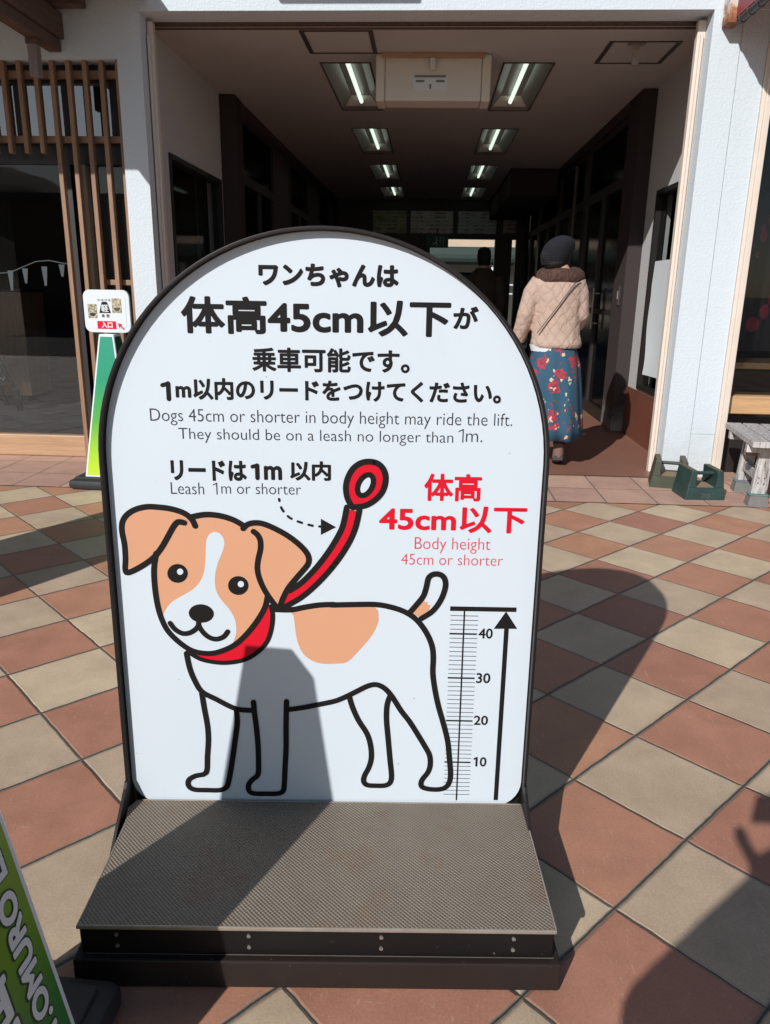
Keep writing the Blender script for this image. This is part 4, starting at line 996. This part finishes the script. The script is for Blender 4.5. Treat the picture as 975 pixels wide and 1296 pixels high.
MB().rbox(.135, .437, .30, .34, .15, .19, .004).build('stretcher', M['whitewash'], bn)
MB().rbox(.02, .52, .20, .235, ZB - .12, ZB - .083, .003).build('under_rail', M['slat_wood'], bn)

# ------------------------------------------------------------------ right shop display seen through the pane
ct = thing('display_counter', 'sunlit wooden display shelf behind the right shop window', 'shelf', (2.06, 5.56, 0))
MB().rbox(0, 2.6, 0, .45, .70, .745, .005).build('top', M['counter_wood'], ct)
for x in (.06, 2.5): MB().rbox(x, x + .06, .05, .40, .022, .699, .004).build('leg', M['counter_wood'], ct)
bl = thing('basket_lamp', 'small glowing basket lamp inside the right shop', 'lamp', (2.42, 6.15, 1.50))
lm = MB(); lm.ell([(0, 0, -.045, .055, .055), (0, 0, .0, .068, .068), (0, 0, .045, .070, .070)], 16, False)
def basket():
    t = NT('lit_basket'); x, y, z = t.xyz(); an = t.math('ARCTAN2', y, x)
    s = t.math('GREATER_THAN', t.math('SINE', t.math('MULTIPLY', an, 16)), -.1)
    t.set(Base_Color=(.3, .15, .05)); t.put(t.b.inputs['Emission Color'], (1, .48, .14)); t.put(t.b.inputs['Emission Strength'], t.math('MULTIPLY', s, .55)); return t.m
lm.build('shade', basket(), bl)
MB().tube([(0, 0, .045), (0, 0, 1.09)], .004, 6).build('cord', M['black_frame'], bl)
pt = thing('petal_curtain', 'dark hanging cloth with red petal pattern inside the right shop', 'cloth', (2.50, 5.95, 0))
def petal():
    t = NT('petal_cloth'); v = t.n('ShaderNodeTexVoronoi'); v.inputs['Scale'].default_value = 9; t.put(v.inputs['Vector'], t.mapping(scale=(1, .2, .75)))
    f = t.math('LESS_THAN', v.outputs['Distance'], .36)
    t.set(Base_Color=t.mix(f, (.05, .045, .05), t.mix(t.noise(8), (.42, .03, .06), (.30, .08, .12))), Roughness=.9); return t.m
pc = MB(); n = 40
for i in range(n + 1):
    x = -.25 + .9 * i / n; y = .02 * math.sin(i * .9)
    pc.v += [(x - .12, y, .80), (x, y, 1.9)]
for i in range(n): pc.f.append((2 * i, 2 * i + 2, 2 * i + 3, 2 * i + 1))
pc.build('cloth', petal(), pt, smooth=True); MB().tube([(-.25, 0, 1.91), (.65, 0, 1.91)], .01, 8).build('rod', M['black_frame'], pt)

cbt = thing('display_cabinet', 'brown wooden cabinet inside the left shop window at the left edge', 'cabinet', (-4.85, 7.75, .026))
MB().rbox(-.75, .75, 0, .45, .06, 1.10, .006).build('carcass', wood('cabinet_wood', (.42, .25, .14), 2, .6, .25), cbt)
MB().rbox(-.77, .77, -.02, .46, 1.102, 1.13, .004).build('top', M['dark_wood'], cbt); MB().box(-.70, .70, .03, .42, 0, .06).build('plinth', M['black_frame'], cbt)
# left shop interior: white pennant string
bu = thing('pennant_string', 'string of white pennants hanging inside the left shop window', 'pennants', (-3.4, 5.75, 1.22))
st = MB(); st.tube([(-.6 + .1 * i, 0, .03 * math.cos(i * 1.1) - .02 + .012 * i) for i in range(17)], .004, 6); st.build('string', M['paper'], bu)
for i in range(10):
    x = -.5 + .13 * i + .03 * random.random(); z = -.02 + .012 * (i * 1.3) ; h = .07 + .09 * random.random()
    MB().prism([(x - .022, z), (x + .022, z), (x + .006, z - h), (x - .010, z - h)], 'y', -.002, .002).build('pennant', M['paper'], bu)
# ------------------------------------------------------------------ people
def remeshed(name, mb, mats, parent, voxel=.012, smooth=3):
    o = mb.build(name, mats, parent)
    r = o.modifiers.new('remesh', 'REMESH'); r.mode = 'VOXEL'; r.voxel_size = voxel; r.use_smooth_shade = True
    s = o.modifiers.new('smooth', 'SMOOTH'); s.factor = .5; s.iterations = smooth
    bpy.context.view_layer.update()
    me = bpy.data.meshes.new_from_object(o.evaluated_get(bpy.context.evaluated_depsgraph_get()))
    o.modifiers.clear(); old = o.data; o.data = me; bpy.data.meshes.remove(old)
    for p in me.polygons: p.use_smooth = True
    return o
def hand(mb, wrist, d, side, palm_n, s=1.0, curl=.55):
    """palm, four fingers and a thumb; d = pointing direction, side = towards the thumb, palm_n = out of the palm"""
    w = Vector(wrist); d = Vector(d).normalized(); n = Vector(palm_n).normalized(); t = Vector(side).normalized()
    mb.tube([w - d * .02, w + d * .02 * s, w + d * .05 * s, w + d * .085 * s], [.024, .030, .034, .030], 10)
    for i, (off, ln) in enumerate(((.026, .066), (.009, .075), (-.009, .070), (-.026, .055))):
        b = w + d * .078 * s + t * off * s
        p1 = b + d * ln * .45 * s; d2 = (d * math.cos(curl) + n * math.sin(curl)); p2 = p1 + d2 * ln * .35 * s; d3 = (d * math.cos(curl * 2) + n * math.sin(curl * 2)); p3 = p2 + d3 * ln * .3 * s
        mb.tube([b - d * .02, b, p1, p2, p3], [.010, .0095, .009, .0085, .006], 8)
    a = w + d * .02 * s + t * .022 * s
    mb.tube([a, a + (d * .5 + t * .8 + n * .2).normalized() * .035 * s, a + (d * .5 + t * .8).normalized() * .035 * s + (d * .9 + n * .4).normalized() * .035 * s], [.014, .011, .008], 8)
def head(mb, c, yaw=0, s=1.0, pitch=0):
    h = MB()
    h.ell([(0, .012, -.125, .030, .030), (0, .030, -.112, .045, .050), (0, .020, -.085, .060, .074), (0, .008, -.045, .070, .088), (0, 0, 0, .076, .096), (0, -.004, .045, .074, .095), (0, -.008, .08, .060, .078), (0, -.01, .105, .034, .044), (0, -.01, .113, .008, .01)], 20)
    h.tube([(0, .092, .02), (0, .108, -.01), (0, .116, -.032), (0, .098, -.042)], [.010, .012, .015, .012], 8)      # nose
    for s_ in (-1, 1):
        h.ball((s_ * .077, -.005, -.012), (.010, .024, .034)); h.ball((s_ * .032, .086, .012), (.016, .010, .009)); h.ball((s_ * .034, .086, .034), (.020, .010, .006))
    h.tube([(-.026, .088, -.068), (0, .098, -.067), (.026, .088, -.068)], [.004, .008, .004], 8)
    h.xf(Matrix.Translation(Vector(c)) @ Matrix.Rotation(yaw, 4, 'Z') @ Matrix.Rotation(pitch, 4, 'X') @ Matrix.Scale(s, 4))
    mb.add(h.v, h.f)
def limb(mb, pts, rad, n=12): mb.tube(pts, rad, n)
M['skin'] = plain('skin', (.52, .31, .22), .55, .08, 12)

def cloth(name, col, rough=.9, bump=.3, sc=300, var=.15): return plain(name, col, rough, var, 8, bump, sc, .002)
def quilt():
    t = NT('quilted_beige_cloth'); x, y, z = t.xyz(); wq = t.math('MULTIPLY', t.math('SUBTRACT', t.noise(7, detail=3), .5), .10); x = t.math('ADD', x, wq); z = t.math('ADD', z, t.math('MULTIPLY', t.math('SUBTRACT', t.noise(11, detail=3), .5), .06)); k = 2 * math.pi / .075
    a = t.math('ABSOLUTE', t.math('SINE', t.math('MULTIPLY', t.math('ADD', x, t.math('MULTIPLY', z, .75)), k / 2)))
    b = t.math('ABSOLUTE', t.math('SINE', t.math('MULTIPLY', t.math('SUBTRACT', x, t.math('MULTIPLY', z, .75)), k / 2)))
    h = t.math('POWER', t.math('MINIMUM', a, b), .35)
    c = t.mix(t.noise(9), (.40, .285, .225), (.48, .35, .28))
    t.set(Base_Color=t.mix(t.math('MULTIPLY', t.math('SUBTRACT', 1, h), .3), c, (.27, .18, .14)), Roughness=.9)
    t.bump(t.math('ADD', t.math('MULTIPLY', h, .7), t.math('MULTIPLY', t.noise(22, detail=6), 1.2)), .6, .012); return t.m
def floral():
    t = NT('floral_skirt_cloth')
    base = t.mix(t.noise(5), (.018, .065, .115), (.030, .095, .150))
    def blossoms(scale, off, size, c1, c2, thr):
        v = t.n('ShaderNodeTexVoronoi'); v.inputs['Scale'].default_value = scale; v.inputs['Randomness'].default_value = .9
        wob = t.n('ShaderNodeVectorMath', operation='ADD'); t.put(wob.inputs[0], t.mapping(loc=off, scale=(1, .55, 1)))
        nz = t.n('ShaderNodeTexNoise'); nz.inputs['Scale'].default_value = 28; t.put(nz.inputs['Vector'], t.co())
        sc_ = t.n('ShaderNodeVectorMath', operation='SCALE'); t.put(sc_.inputs[0], nz.outputs['Color']); sc_.inputs['Scale'].default_value = .085
        t.put(wob.inputs[1], sc_.outputs[0]); t.put(v.inputs['Vector'], wob.outputs[0])
        col = t.xyz(v.outputs['Color'])
        m = t.math('MULTIPLY', t.math('LESS_THAN', v.outputs['Distance'], size), t.math('GREATER_THAN', col[0], thr))
        return m, t.mix(t.math('GREATER_THAN', t.noise(60), .52), c1, c2)
    m1, c1 = blossoms(9.5, (0, 0, 0), .42, (.42, .03, .06), (.12, .05, .06), .45)
    m2, c2 = blossoms(17, (3, 1, 2), .27, (.62, .52, .38), (.45, .33, .20), .55)
    m3, c3 = blossoms(19, (7, 4, 1), .30, (.05, .09, .05), (.30, .03, .06), .55)
    c = t.mix(m3, base, c3); c = t.mix(m1, c, c1); c = t.mix(m2, c, c2)
    t.set(Base_Color=c, Roughness=.85); t.bump(t.noise(60), .2, .003); return t.m
def fur():
    t = NT('brown_fur'); f = t.noise(60, t.mapping(scale=(1, 1, .35)), 8, .8)
    t.set(Base_Color=t.ramp(f, [(.35, (.030, .014, .010)), (.55, (.10, .048, .034)), (.7, (.20, .11, .08))]), Roughness=.95); t.bump(f, 1, .012); return t.m
def knit():
    t = NT('navy_knit'); x, y, z = t.xyz()
    h = t.math('ADD', t.math('MULTIPLY', t.math('SINE', t.math('MULTIPLY', z, 420)), .35), t.noise(90))
    t.set(Base_Color=t.mix(t.noise(30), (.004, .0045, .007), (.009, .010, .015)), Roughness=.95); t.bump(h, .5, .004); return t.m

def woman():
    o = thing('person', 'woman walking into the hall in a beige quilted jacket and blue floral skirt', 'person', (.868, 5.40, .010), R(-6)); o.scale = (.94, .94, 1)
    body = MB()
    # legs mid-stride, torso, neck, head, arms
    limb(body, [(.075, .0, .80), (.085, .05, .46), (.085, .062, .25), (.085, .045, .12)], [.085, .058, .034, .024])
    limb(body, [(-.075, .0, .80), (-.085, .14, .46), (-.085, .26, .20), (-.085, .285, .07)], [.085, .058, .034, .024])
    body.ell([(0, .0, .76, .14, .10), (0, .0, .88, .15, .11), (0, .0, 1.0, .13, .095), (0, .01, 1.15, .15, .10), (0, .01, 1.25, .16, .09), (0, .015, 1.31, .09, .06), (-.01, .02, 1.38, .05, .05)], 18)
    head(body, (-.045, .035, 1.41), R(8), .98, R(-8))
    limb(body, [(-.15, .01, 1.24), (-.215, -.01, 1.02), (-.265, .06, .86)], [.05, .042, .030])
    limb(body, [(.13, .01, 1.24), (.160, .01, 1.02), (.105, .17, .94)], [.05, .042, .030])
    hand(body, (-.268, .075, .84), (-.05, .35, -1), (.2, .8, .1), (1, 0, 0), .9)
    hand(body, (.100, .185, .94), (-.45, .9, .05), (0, 0, 1), (-.8, -.3, 0), .9)
    remeshed('body', body, M['skin'], o, .009, 2)
    # jacket
    j = MB(); 
    def wob(a, k): return .018 * math.sin(5 * a + k * 1.3) + .012 * math.sin(9 * a - k)
    j.ell([(.005, .0, .825, .178, .130), (.005, .0, .855, .186, .138), (.003, .0, .885, .176, .128), (0, .0, .93, .170, .122), (0, .0, 1.05, .165, .120), (0, .0, 1.15, .175, .122), (0, .0, 1.24, .180, .118), (0, .0, 1.285, .150, .10), (0, .01, 1.32, .085, .075)], 26, wob=wob)
    limb(j, [(-.135, .0, 1.255), (-.185, -.005, 1.18), (-.225, -.015, 1.04), (-.245, .02, .95), (-.268, .06, .87)], [.068, .070, .062, .058, .054], 14)
    limb(j, [(.12, .0, 1.255), (.150, -.0, 1.18), (.168, .01, 1.04), (.150, .08, .98), (.105, .155, .945)], [.062, .062, .058, .054, .050], 14)
    remeshed('jacket', j, quilt(), o, .011, 2)
    # shirt tail and skirt
    MB().ell([(-.02, .0, .80, .150, .112), (-.02, -.0, .845, .165, .122)], 24, False).build('shirt_hem', M['paper'], o, smooth=True)
    sk = MB()
    def fold(a, k): return (.02 + .011 * k) * (math.sin(7 * a + .5 * k) * .6 + .5 * math.sin(11 * a + 1.7) + .3 * math.sin(3 * a - k * .3))
    sk.ell([(-.005, .0, .845, .150, .112), (.0, .0, .80, .160, .122), (.005, .01, .70, .185, .145), (.02, .02, .55, .192, .165), (.035, .05, .40, .196, .185), (.05, .07, .28, .198, .20), (.055, .08, .195, .198, .205)], 60, False, wob=fold)
    so = sk.build('skirt', floral(), o, smooth=True); sd = so.modifiers.new('thick', 'SOLIDIFY'); sd.thickness = .004
    # boots
    bm_ = cloth('brown_suede', (.16, .088, .068), .9, .4, 140)
    for (x, y, z, tilt) in ((.085, -.01, 0, 0), (-.085, .28, .012, 0)):
        b = MB(); b.ell([(x, y, z + .012, .036, .046), (x, y, z + .05, .042, .050), (x, y + .004, z + .10, .039, .043), (x, y + .002, z + .135, .040, .043), (x, y, z + .20, .046, .050), (x, y, z + .25, .052, .056)], 18)
        b.tube([(x, y + .0, z + .036), (x, y + .07, z + .040), (x, y + .125, z + .030), (x, y + .15, z + .024)], [.042, .042, .038, .022], 14)
        piv = Matrix.Translation((x, y + .12, .0)) @ Matrix.Rotation(R(-17 if x > 0 else 0), 4, 'X') @ Matrix.Translation((-x, -y - .12, .0))
        b.xf(piv); bo = remeshed('boot', b, bm_, o, .0065, 1)
        s_ = MB(); s_.tube([(x, y - .02, z + .010), (x, y + .07, z + .008), (x, y + .145, z + .008)], [.040, .042, .030], 12); s_.v = [(a, c, min(d, z + .018)) if d > z + .018 else (a, c, max(d, z + .0)) for a, c, d in s_.v]
        s_.box(x - .030, x + .030, y - .045, y + .0, z + .0, z + .03); s_.xf(piv); s_.build('sole', M['rubber'], bo)
        ring = MB(); ring.ell([(x, y + .002, z + .118, .043, .046), (x, y + .002, z + .136, .043, .046)], 18, False); ring.tube([(x + .043, y - .005, z + .127), (x + .047, y - .005, z + .127)], .011, 8); ring.xf(piv); ring.build('strap', M['dark_wood'], bo)
    # fur collar: a thick roll lying over the shoulders
    fc = MB(); pts = []; n_ = 22
    for i in range(n_):
        a = 2 * math.pi * i / n_
        pts.append([(math.cos(a) * .118 * (1 + .06 * math.sin(3 * a)) + math.cos(a) * .056 * math.cos(b_) + .002, .005 + math.sin(a) * .086 + math.sin(a) * .054 * math.cos(b_), 1.312 + .052 * math.sin(b_) - .022 * abs(math.cos(a)) + .016 * -math.sin(a) * -1) for b_ in [2 * math.pi * q / 10 for q in range(10)]])
    fc.loft(pts + [pts[0]], False)
    fo = fc.build('fur_collar', fur(), o, smooth=True)
    # bag strap across the back, small bag in front
    stp = MB(); N = 14
    path = [(.125 - .26 * i / N, -(.108 + .030 * math.sin(math.pi * i / N)) - .004, 1.285 - .36 * i / N) for i in range(N + 1)]
    for p, q_ in zip(path[:-1], path[1:]): stp.beam(p, q_, .004, .012, (0, -1, 0))
    stp.build('bag_strap', M['dark_wood'], o)
    MB().rbox(-.26, -.20, .06, .24, .80, .98, .02).build('shoulder_bag', M['dark_wood'], o)
    # slouchy knitted hat and a little hair below it
    k = MB(); k.ell([(-.045, .035, 1.355, .088, .100), (-.045, .03, 1.39, .100, .114), (-.036, .022, 1.43, .112, .124), (-.020, .008, 1.478, .110, .124), (-.005, -.008, 1.515, .090, .106), (.0, -.014, 1.538, .056, .066), (.0, -.014, 1.550, .01, .012)], 24, wob=lambda a, j: .02 * math.sin(3 * a + j) + .012 * math.sin(8 * a + j * 2))
    k.ball((-.110, -.02, 1.420), (.040, .05, .045))
    remeshed('knitted_hat', k, knit(), o, .010, 2)
    hr = MB(); hr.ell([(-.045, .02, 1.33, .06, .062), (-.045, .012, 1.37, .078, .092), (-.045, .02, 1.40, .082, .100)], 18); hr.build('hair', cloth('dark_hair', (.012, .009, .008), .6), o, smooth=True)
woman()

def man(label, loc, rz, jacket_m, trousers_m, pose='stand', cap=True):
    o = thing('person', label, 'person', loc, rz)
    b = MB()
    limb(b, [(.09, 0, .86), (.095, .03, .48), (.095, -.02, .10)], [.09, .062, .045]); limb(b, [(-.09, 0, .86), (-.095, .05, .48), (-.095, .10, .10)], [.09, .062, .045])
    for x, y in ((.095, -.02), (-.095, .10)): b.tube([(x, y - .03, .045), (x, y + .1, .04), (x, y + .19, .03)], [.04, .042, .03], 10)
    b.ell([(0, 0, .82, .15, .10), (0, 0, .95, .15, .105), (0, 0, 1.1, .15, .10), (0, .0, 1.28, .18, .105), (0, .0, 1.38, .17, .085), (0, .01, 1.43, .08, .06), (0, .02, 1.52, .055, .055)], 18)
    head(b, (0, .03, 1.60), R(5))
    limb(b, [(-.185, 0, 1.36), (-.22, -.01, 1.10), (-.21, .05, .87)], [.055, .045, .032]); limb(b, [(.185, 0, 1.36), (.22, -.01, 1.10), (.21, .05, .87)], [.055, .045, .032])
    hand(b, (-.21, .055, .85), (0, .15, -1), (.1, 1, 0), (1, 0, 0)); hand(b, (.21, .055, .85), (0, .15, -1), (-.1, 1, 0), (-1, 0, 0))
    remeshed('body', b, M['skin'], o, .010, 2)
    j = MB(); j.ell([(0, 0, .76, .185, .135), (0, 0, .95, .185, .135), (0, 0, 1.15, .19, .135), (0, 0, 1.32, .205, .125), (0, 0, 1.40, .16, .10), (0, .01, 1.47, .09, .08)], 24, wob=lambda a, k: .02 * math.sin(6 * a + k))
    for s in (-1, 1): limb(j, [(s * .165, 0, 1.37), (s * .215, -.005, 1.26), (s * .24, -.01, 1.08), (s * .22, .045, .89)], [.075, .072, .062, .052], 14)
    remeshed('jacket', j, jacket_m, o, .012, 2)
    t = MB()
    limb(t, [(.09, 0, .88), (.097, .03, .48), (.097, -.02, .07)], [.115, .085, .072], 14); limb(t, [(-.09, 0, .88), (-.097, .05, .48), (-.097, .10, .07)], [.115, .085, .072], 14)
    remeshed('trousers', t, trousers_m, o, .012, 2)
    for x, y in ((.095, -.02), (-.095, .10)):
        s = MB(); s.tube([(x, y - .05, .05), (x, y + .06, .05), (x, y + .17, .035), (x, y + .21, .03)], [.045, .048, .042, .02], 12); s.v = [(a, c, max(d, .004)) for a, c, d in s.v]; remeshed('shoe', s, M['rubber'], o, .010, 1)
    h = MB(); h.ell([(0, .0, 1.50, .066, .075), (0, .005, 1.56, .082, .095), (0, .018, 1.62, .086, .106), (0, .02, 1.68, .080, .10), (0, .02, 1.715, .05, .06), (0, .02, 1.722, .01, .01)], 20)
    h.v = [(x, min(y, .085) if z < 1.63 else y, z) for x, y, z in h.v]
    h.build('hair' if not cap else 'cap', cloth('dark_cap', (.010, .010, .012), .9), o, smooth=True)
    return o
man('man in dark jacket and cap standing in the far dim hall', (.66, 10.0, .010), R(0), cloth('dark_brown_jacket', (.045, .032, .026)), cloth('dark_trousers', (.02, .02, .024)))

# the photographer, crouching behind the camera: only the shadow on the tiles is in the picture
def photographer():
    o = thing('person', 'crouching photographer holding a phone, seen only as the shadow at lower right', 'person', (0, 0, 0))
    j = MB()
    j.ell([(.0, -.42, .50, .17, .14), (.0, -.40, .65, .18, .15), (.0, -.36, .85, .19, .14), (.0, -.32, 1.02, .215, .13), (.0, -.30, 1.12, .19, .10), (.0, -.28, 1.17, .08, .07), (.0, -.26, 1.24, .055, .055)], 22)
    head(j, (0, -.235, 1.325), 0, 1.0, R(-10))
    limb(j, [(-.10, -.34, .76), (-.15, -.28, .87), (-.15, -.25, .95), (-.10, -.20, 1.04)], [.15, .13, .10, .07])
    limb(j, [(.10, -.32, .80), (.20, -.26, .92), (.20, -.22, 1.02), (.12, -.17, 1.10)], [.15, .14, .12, .08])
    limb(j, [(-.185, -.31, 1.08), (-.27, -.24, .90), (-.18, -.21, 1.00), (-.095, -.175, 1.085)], [.075, .064, .050, .036])
    limb(j, [(.185, -.31, 1.08), (.285, -.22, .92), (.20, -.12, 1.04), (.115, -.06, 1.14)], [.075, .066, .055, .036])
    hand(j, (-.09, -.165, 1.09), (.55, .65, .25), (-.3, 0, 1), (.5, .6, -.3), .8, .5)
    hand(j, (.108, -.06, 1.145), (-.75, .2, .4), (.2, 0, 1), (-.5, .5, -.2), .95, .6)
    limb(j, [(-.085, -.155, 1.095), (-.105, -.15, 1.13), (-.140, -.148, 1.175), (-.155, -.145, 1.205)], [.020, .017, .016, .019], 8)
    for s in (-1, 1):
        limb(j, [(s * .09, -.42, .50), (s * .17, -.06, .52), (s * .14, -.34, .10)], [.12, .075, .050])
        j.tube([(s * .14, -.38, .045), (s * .145, -.24, .045), (s * .15, -.14, .035)], [.045, .046, .034], 10)
    remeshed('body', j, cloth('dark_clothing', (.05, .05, .055)), o, .012, 2)
    MB().rbox(-.078, .078, -.050, -.040, 1.150, 1.226, .006).build('phone', M['black_frame'], o)
photographer()

# ------------------------------------------------------------------ what stands off to the left: an unseen panel added to throw the ground shadow, and a menu easel
br = thing('shadow_panel', 'unseen upright white panel on two posts, added to throw a ground shadow', 'shadow panel', (-2.32, 2.20, 0), R(-28))
MB().box(-.31, .31, -.006, .006, .04, 1.22).build('cloth_panel', M['white_plastic'], br)
for x in (-.315, .315): MB().tube([(x, 0, .0), (x, 0, 1.25)], .016, 10).build('post', M['gutter'], br); 
es = thing('menu_easel', 'black chalkboard menu on a tapered wooden easel inside the left shop window', 'easel', (-4.22, 7.15, .026))
MB().prism([(-.22, .26), (.24, .26), (.05, .68), (-.05, .68)], 'y', -.02, -.005).build('chalkboard', plain('chalkboard_black', (.012, .020, .018), .6), es)
fm = MB(); fm.beam((-.27, -.012, .2), (-.06, -.012, .72), .022, .022, (0, -1, 0)); fm.beam((.29, -.012, .2), (.06, -.012, .72), .022, .022, (0, -1, 0)); fm.build('frame', M['dark_wood'], es)
for (x, y) in ((-.30, -.03), (.32, -.03)): MB().beam((x * .9, -.012, .2), (x, y, .0), .05, .03, (0, -1, 0)).build('leg', M['dark_wood'], es)
MB().beam((0, .0, .66), (0, .32, .0), .03, .03).build('rear_leg', M['dark_wood'], es)
ch = MB()
for r_ in range(4):
    z = .60 - .10 * r_; hw_ = .05 + .05 * r_
    pts = [(-hw_ + 2 * hw_ * i / 24, z + .016 * math.sin(i * (1.5 + .3 * r_)) + .008 * random.random()) for i in range(25)]
    ribbon(ch, pts, .007, -.0215, 6)
ch.build('chalk_marks', M['paper'], es)

# ------------------------------------------------------------------ surroundings: mirrored in the panes and seen through the hall
def hill():
    b = MB(); nx, ny = 60, 30
    for j in range(ny + 1):
        for i in range(nx + 1):
            x = -420 + 460 * i / nx; y = -330 + 170 * j / ny
            u = (x + 155) / 75; v = (y + 250) / 55
            h = 40 / (1 + math.exp((x + 112) / 8)) / (1 + math.exp(-(x + 330) / 14)) * math.exp(-v * v * .8) + 3 * math.sin(x * .05) * math.exp(-v * v) + 1.2 * math.sin(x * .21 + y * .13)
            e_ = min(1, i / 4, (nx - i) / 4, j / 3, (ny - j) / 3)
            b.v.append((x, y, max(h, 0) * e_ - .5 * (1 - e_)))
    for j in range(ny):
        for i in range(nx): q = j * (nx + 1) + i; b.f.append((q, q + 1, q + nx + 2, q + nx + 1))
    tag(b.build('hill', plain('dry_grass_hill', (.20, .165, .10), .95, .3, .05), smooth=True), kind='structure')
hill()
bb = thing('brown_shed', 'dark red-brown shed standing behind the photographer, mirrored in the left window', 'shed', (-10.2, -15.5, 0))
MB().box(-2.6, 2.6, -2, 2, 0, 3.7).build('wall', plain('red_brown_cladding', (.10, .035, .03), .8, .2, 3), bb)
MB().prism([(-2.9, 3.65), (2.9, 3.65), (2.9, 3.85), (-2.9, 3.85)], 'y', -2.3, 2.3).build('roof', M['gutter'], bb)
dr = MB().box(-.5, .5, 2.005, 2.05, 0, 2.05).build('door', M['dark_wood'], bb)
MB().box(.36, .40, 2.055, 2.10, .95, 1.1).build('handle', M['edge_metal'], dr)
MB().box(1.1, 2.0, 2.005, 2.04, 1.0, 1.9).build('window', M['dark_glass'], bb)

rb_ = thing('roadside_building', 'cream building with tan roof and green canopy seen through the far opening', 'building', (2.2, 30, 0))
MB().box(-14, 14, 0, 6, 0, 2.55).build('wall', plain('cream_render', (.55, .47, .36), .9), rb_)
MB().prism([(-.6, 2.62), (5, 4.9), (5.2, 4.75), (6.5, 2.62)], 'x', -14.4, 14.4).build('roof', plain('tan_roof_sheet', (.58, .44, .30), .7, .15, 2), rb_)
MB().tube([(-13, -1.6, 2.42), (13, -1.6, 2.42)], .30, 14).build('canopy_edge', plain('grey_green_sheet', (.042, .060, .052), .8, spec=.2), rb_)
MB().box(-13, 13, -1.5, -.02, 2.46, 2.54).build('canopy_roof', plain('dark_green_sheet', (.04, .09, .07), .5), rb_)
for zz in (1.15, 1.45): MB().tube([(-13, -1.9, zz), (13, -1.9, zz)], .03, 8).build('rail', M['paper'], rb_)
for i in range(9): MB().tube([(-12 + 3 * i, -1.55, 0), (-12 + 3 * i, -1.55, 2.2)], .06, 10).build('post', M['paper'], rb_)
for i in range(8):
    wi = MB().box(-11 + 3 * i, -9.6 + 3 * i, -.012, -.002, .9, 1.9).build('window', M['dark_glass'], rb_)
    MB().box(-11.05 + 3 * i, -9.55 + 3 * i, -.05, -.013, .82, .9).build('sill', M['paper'], wi)
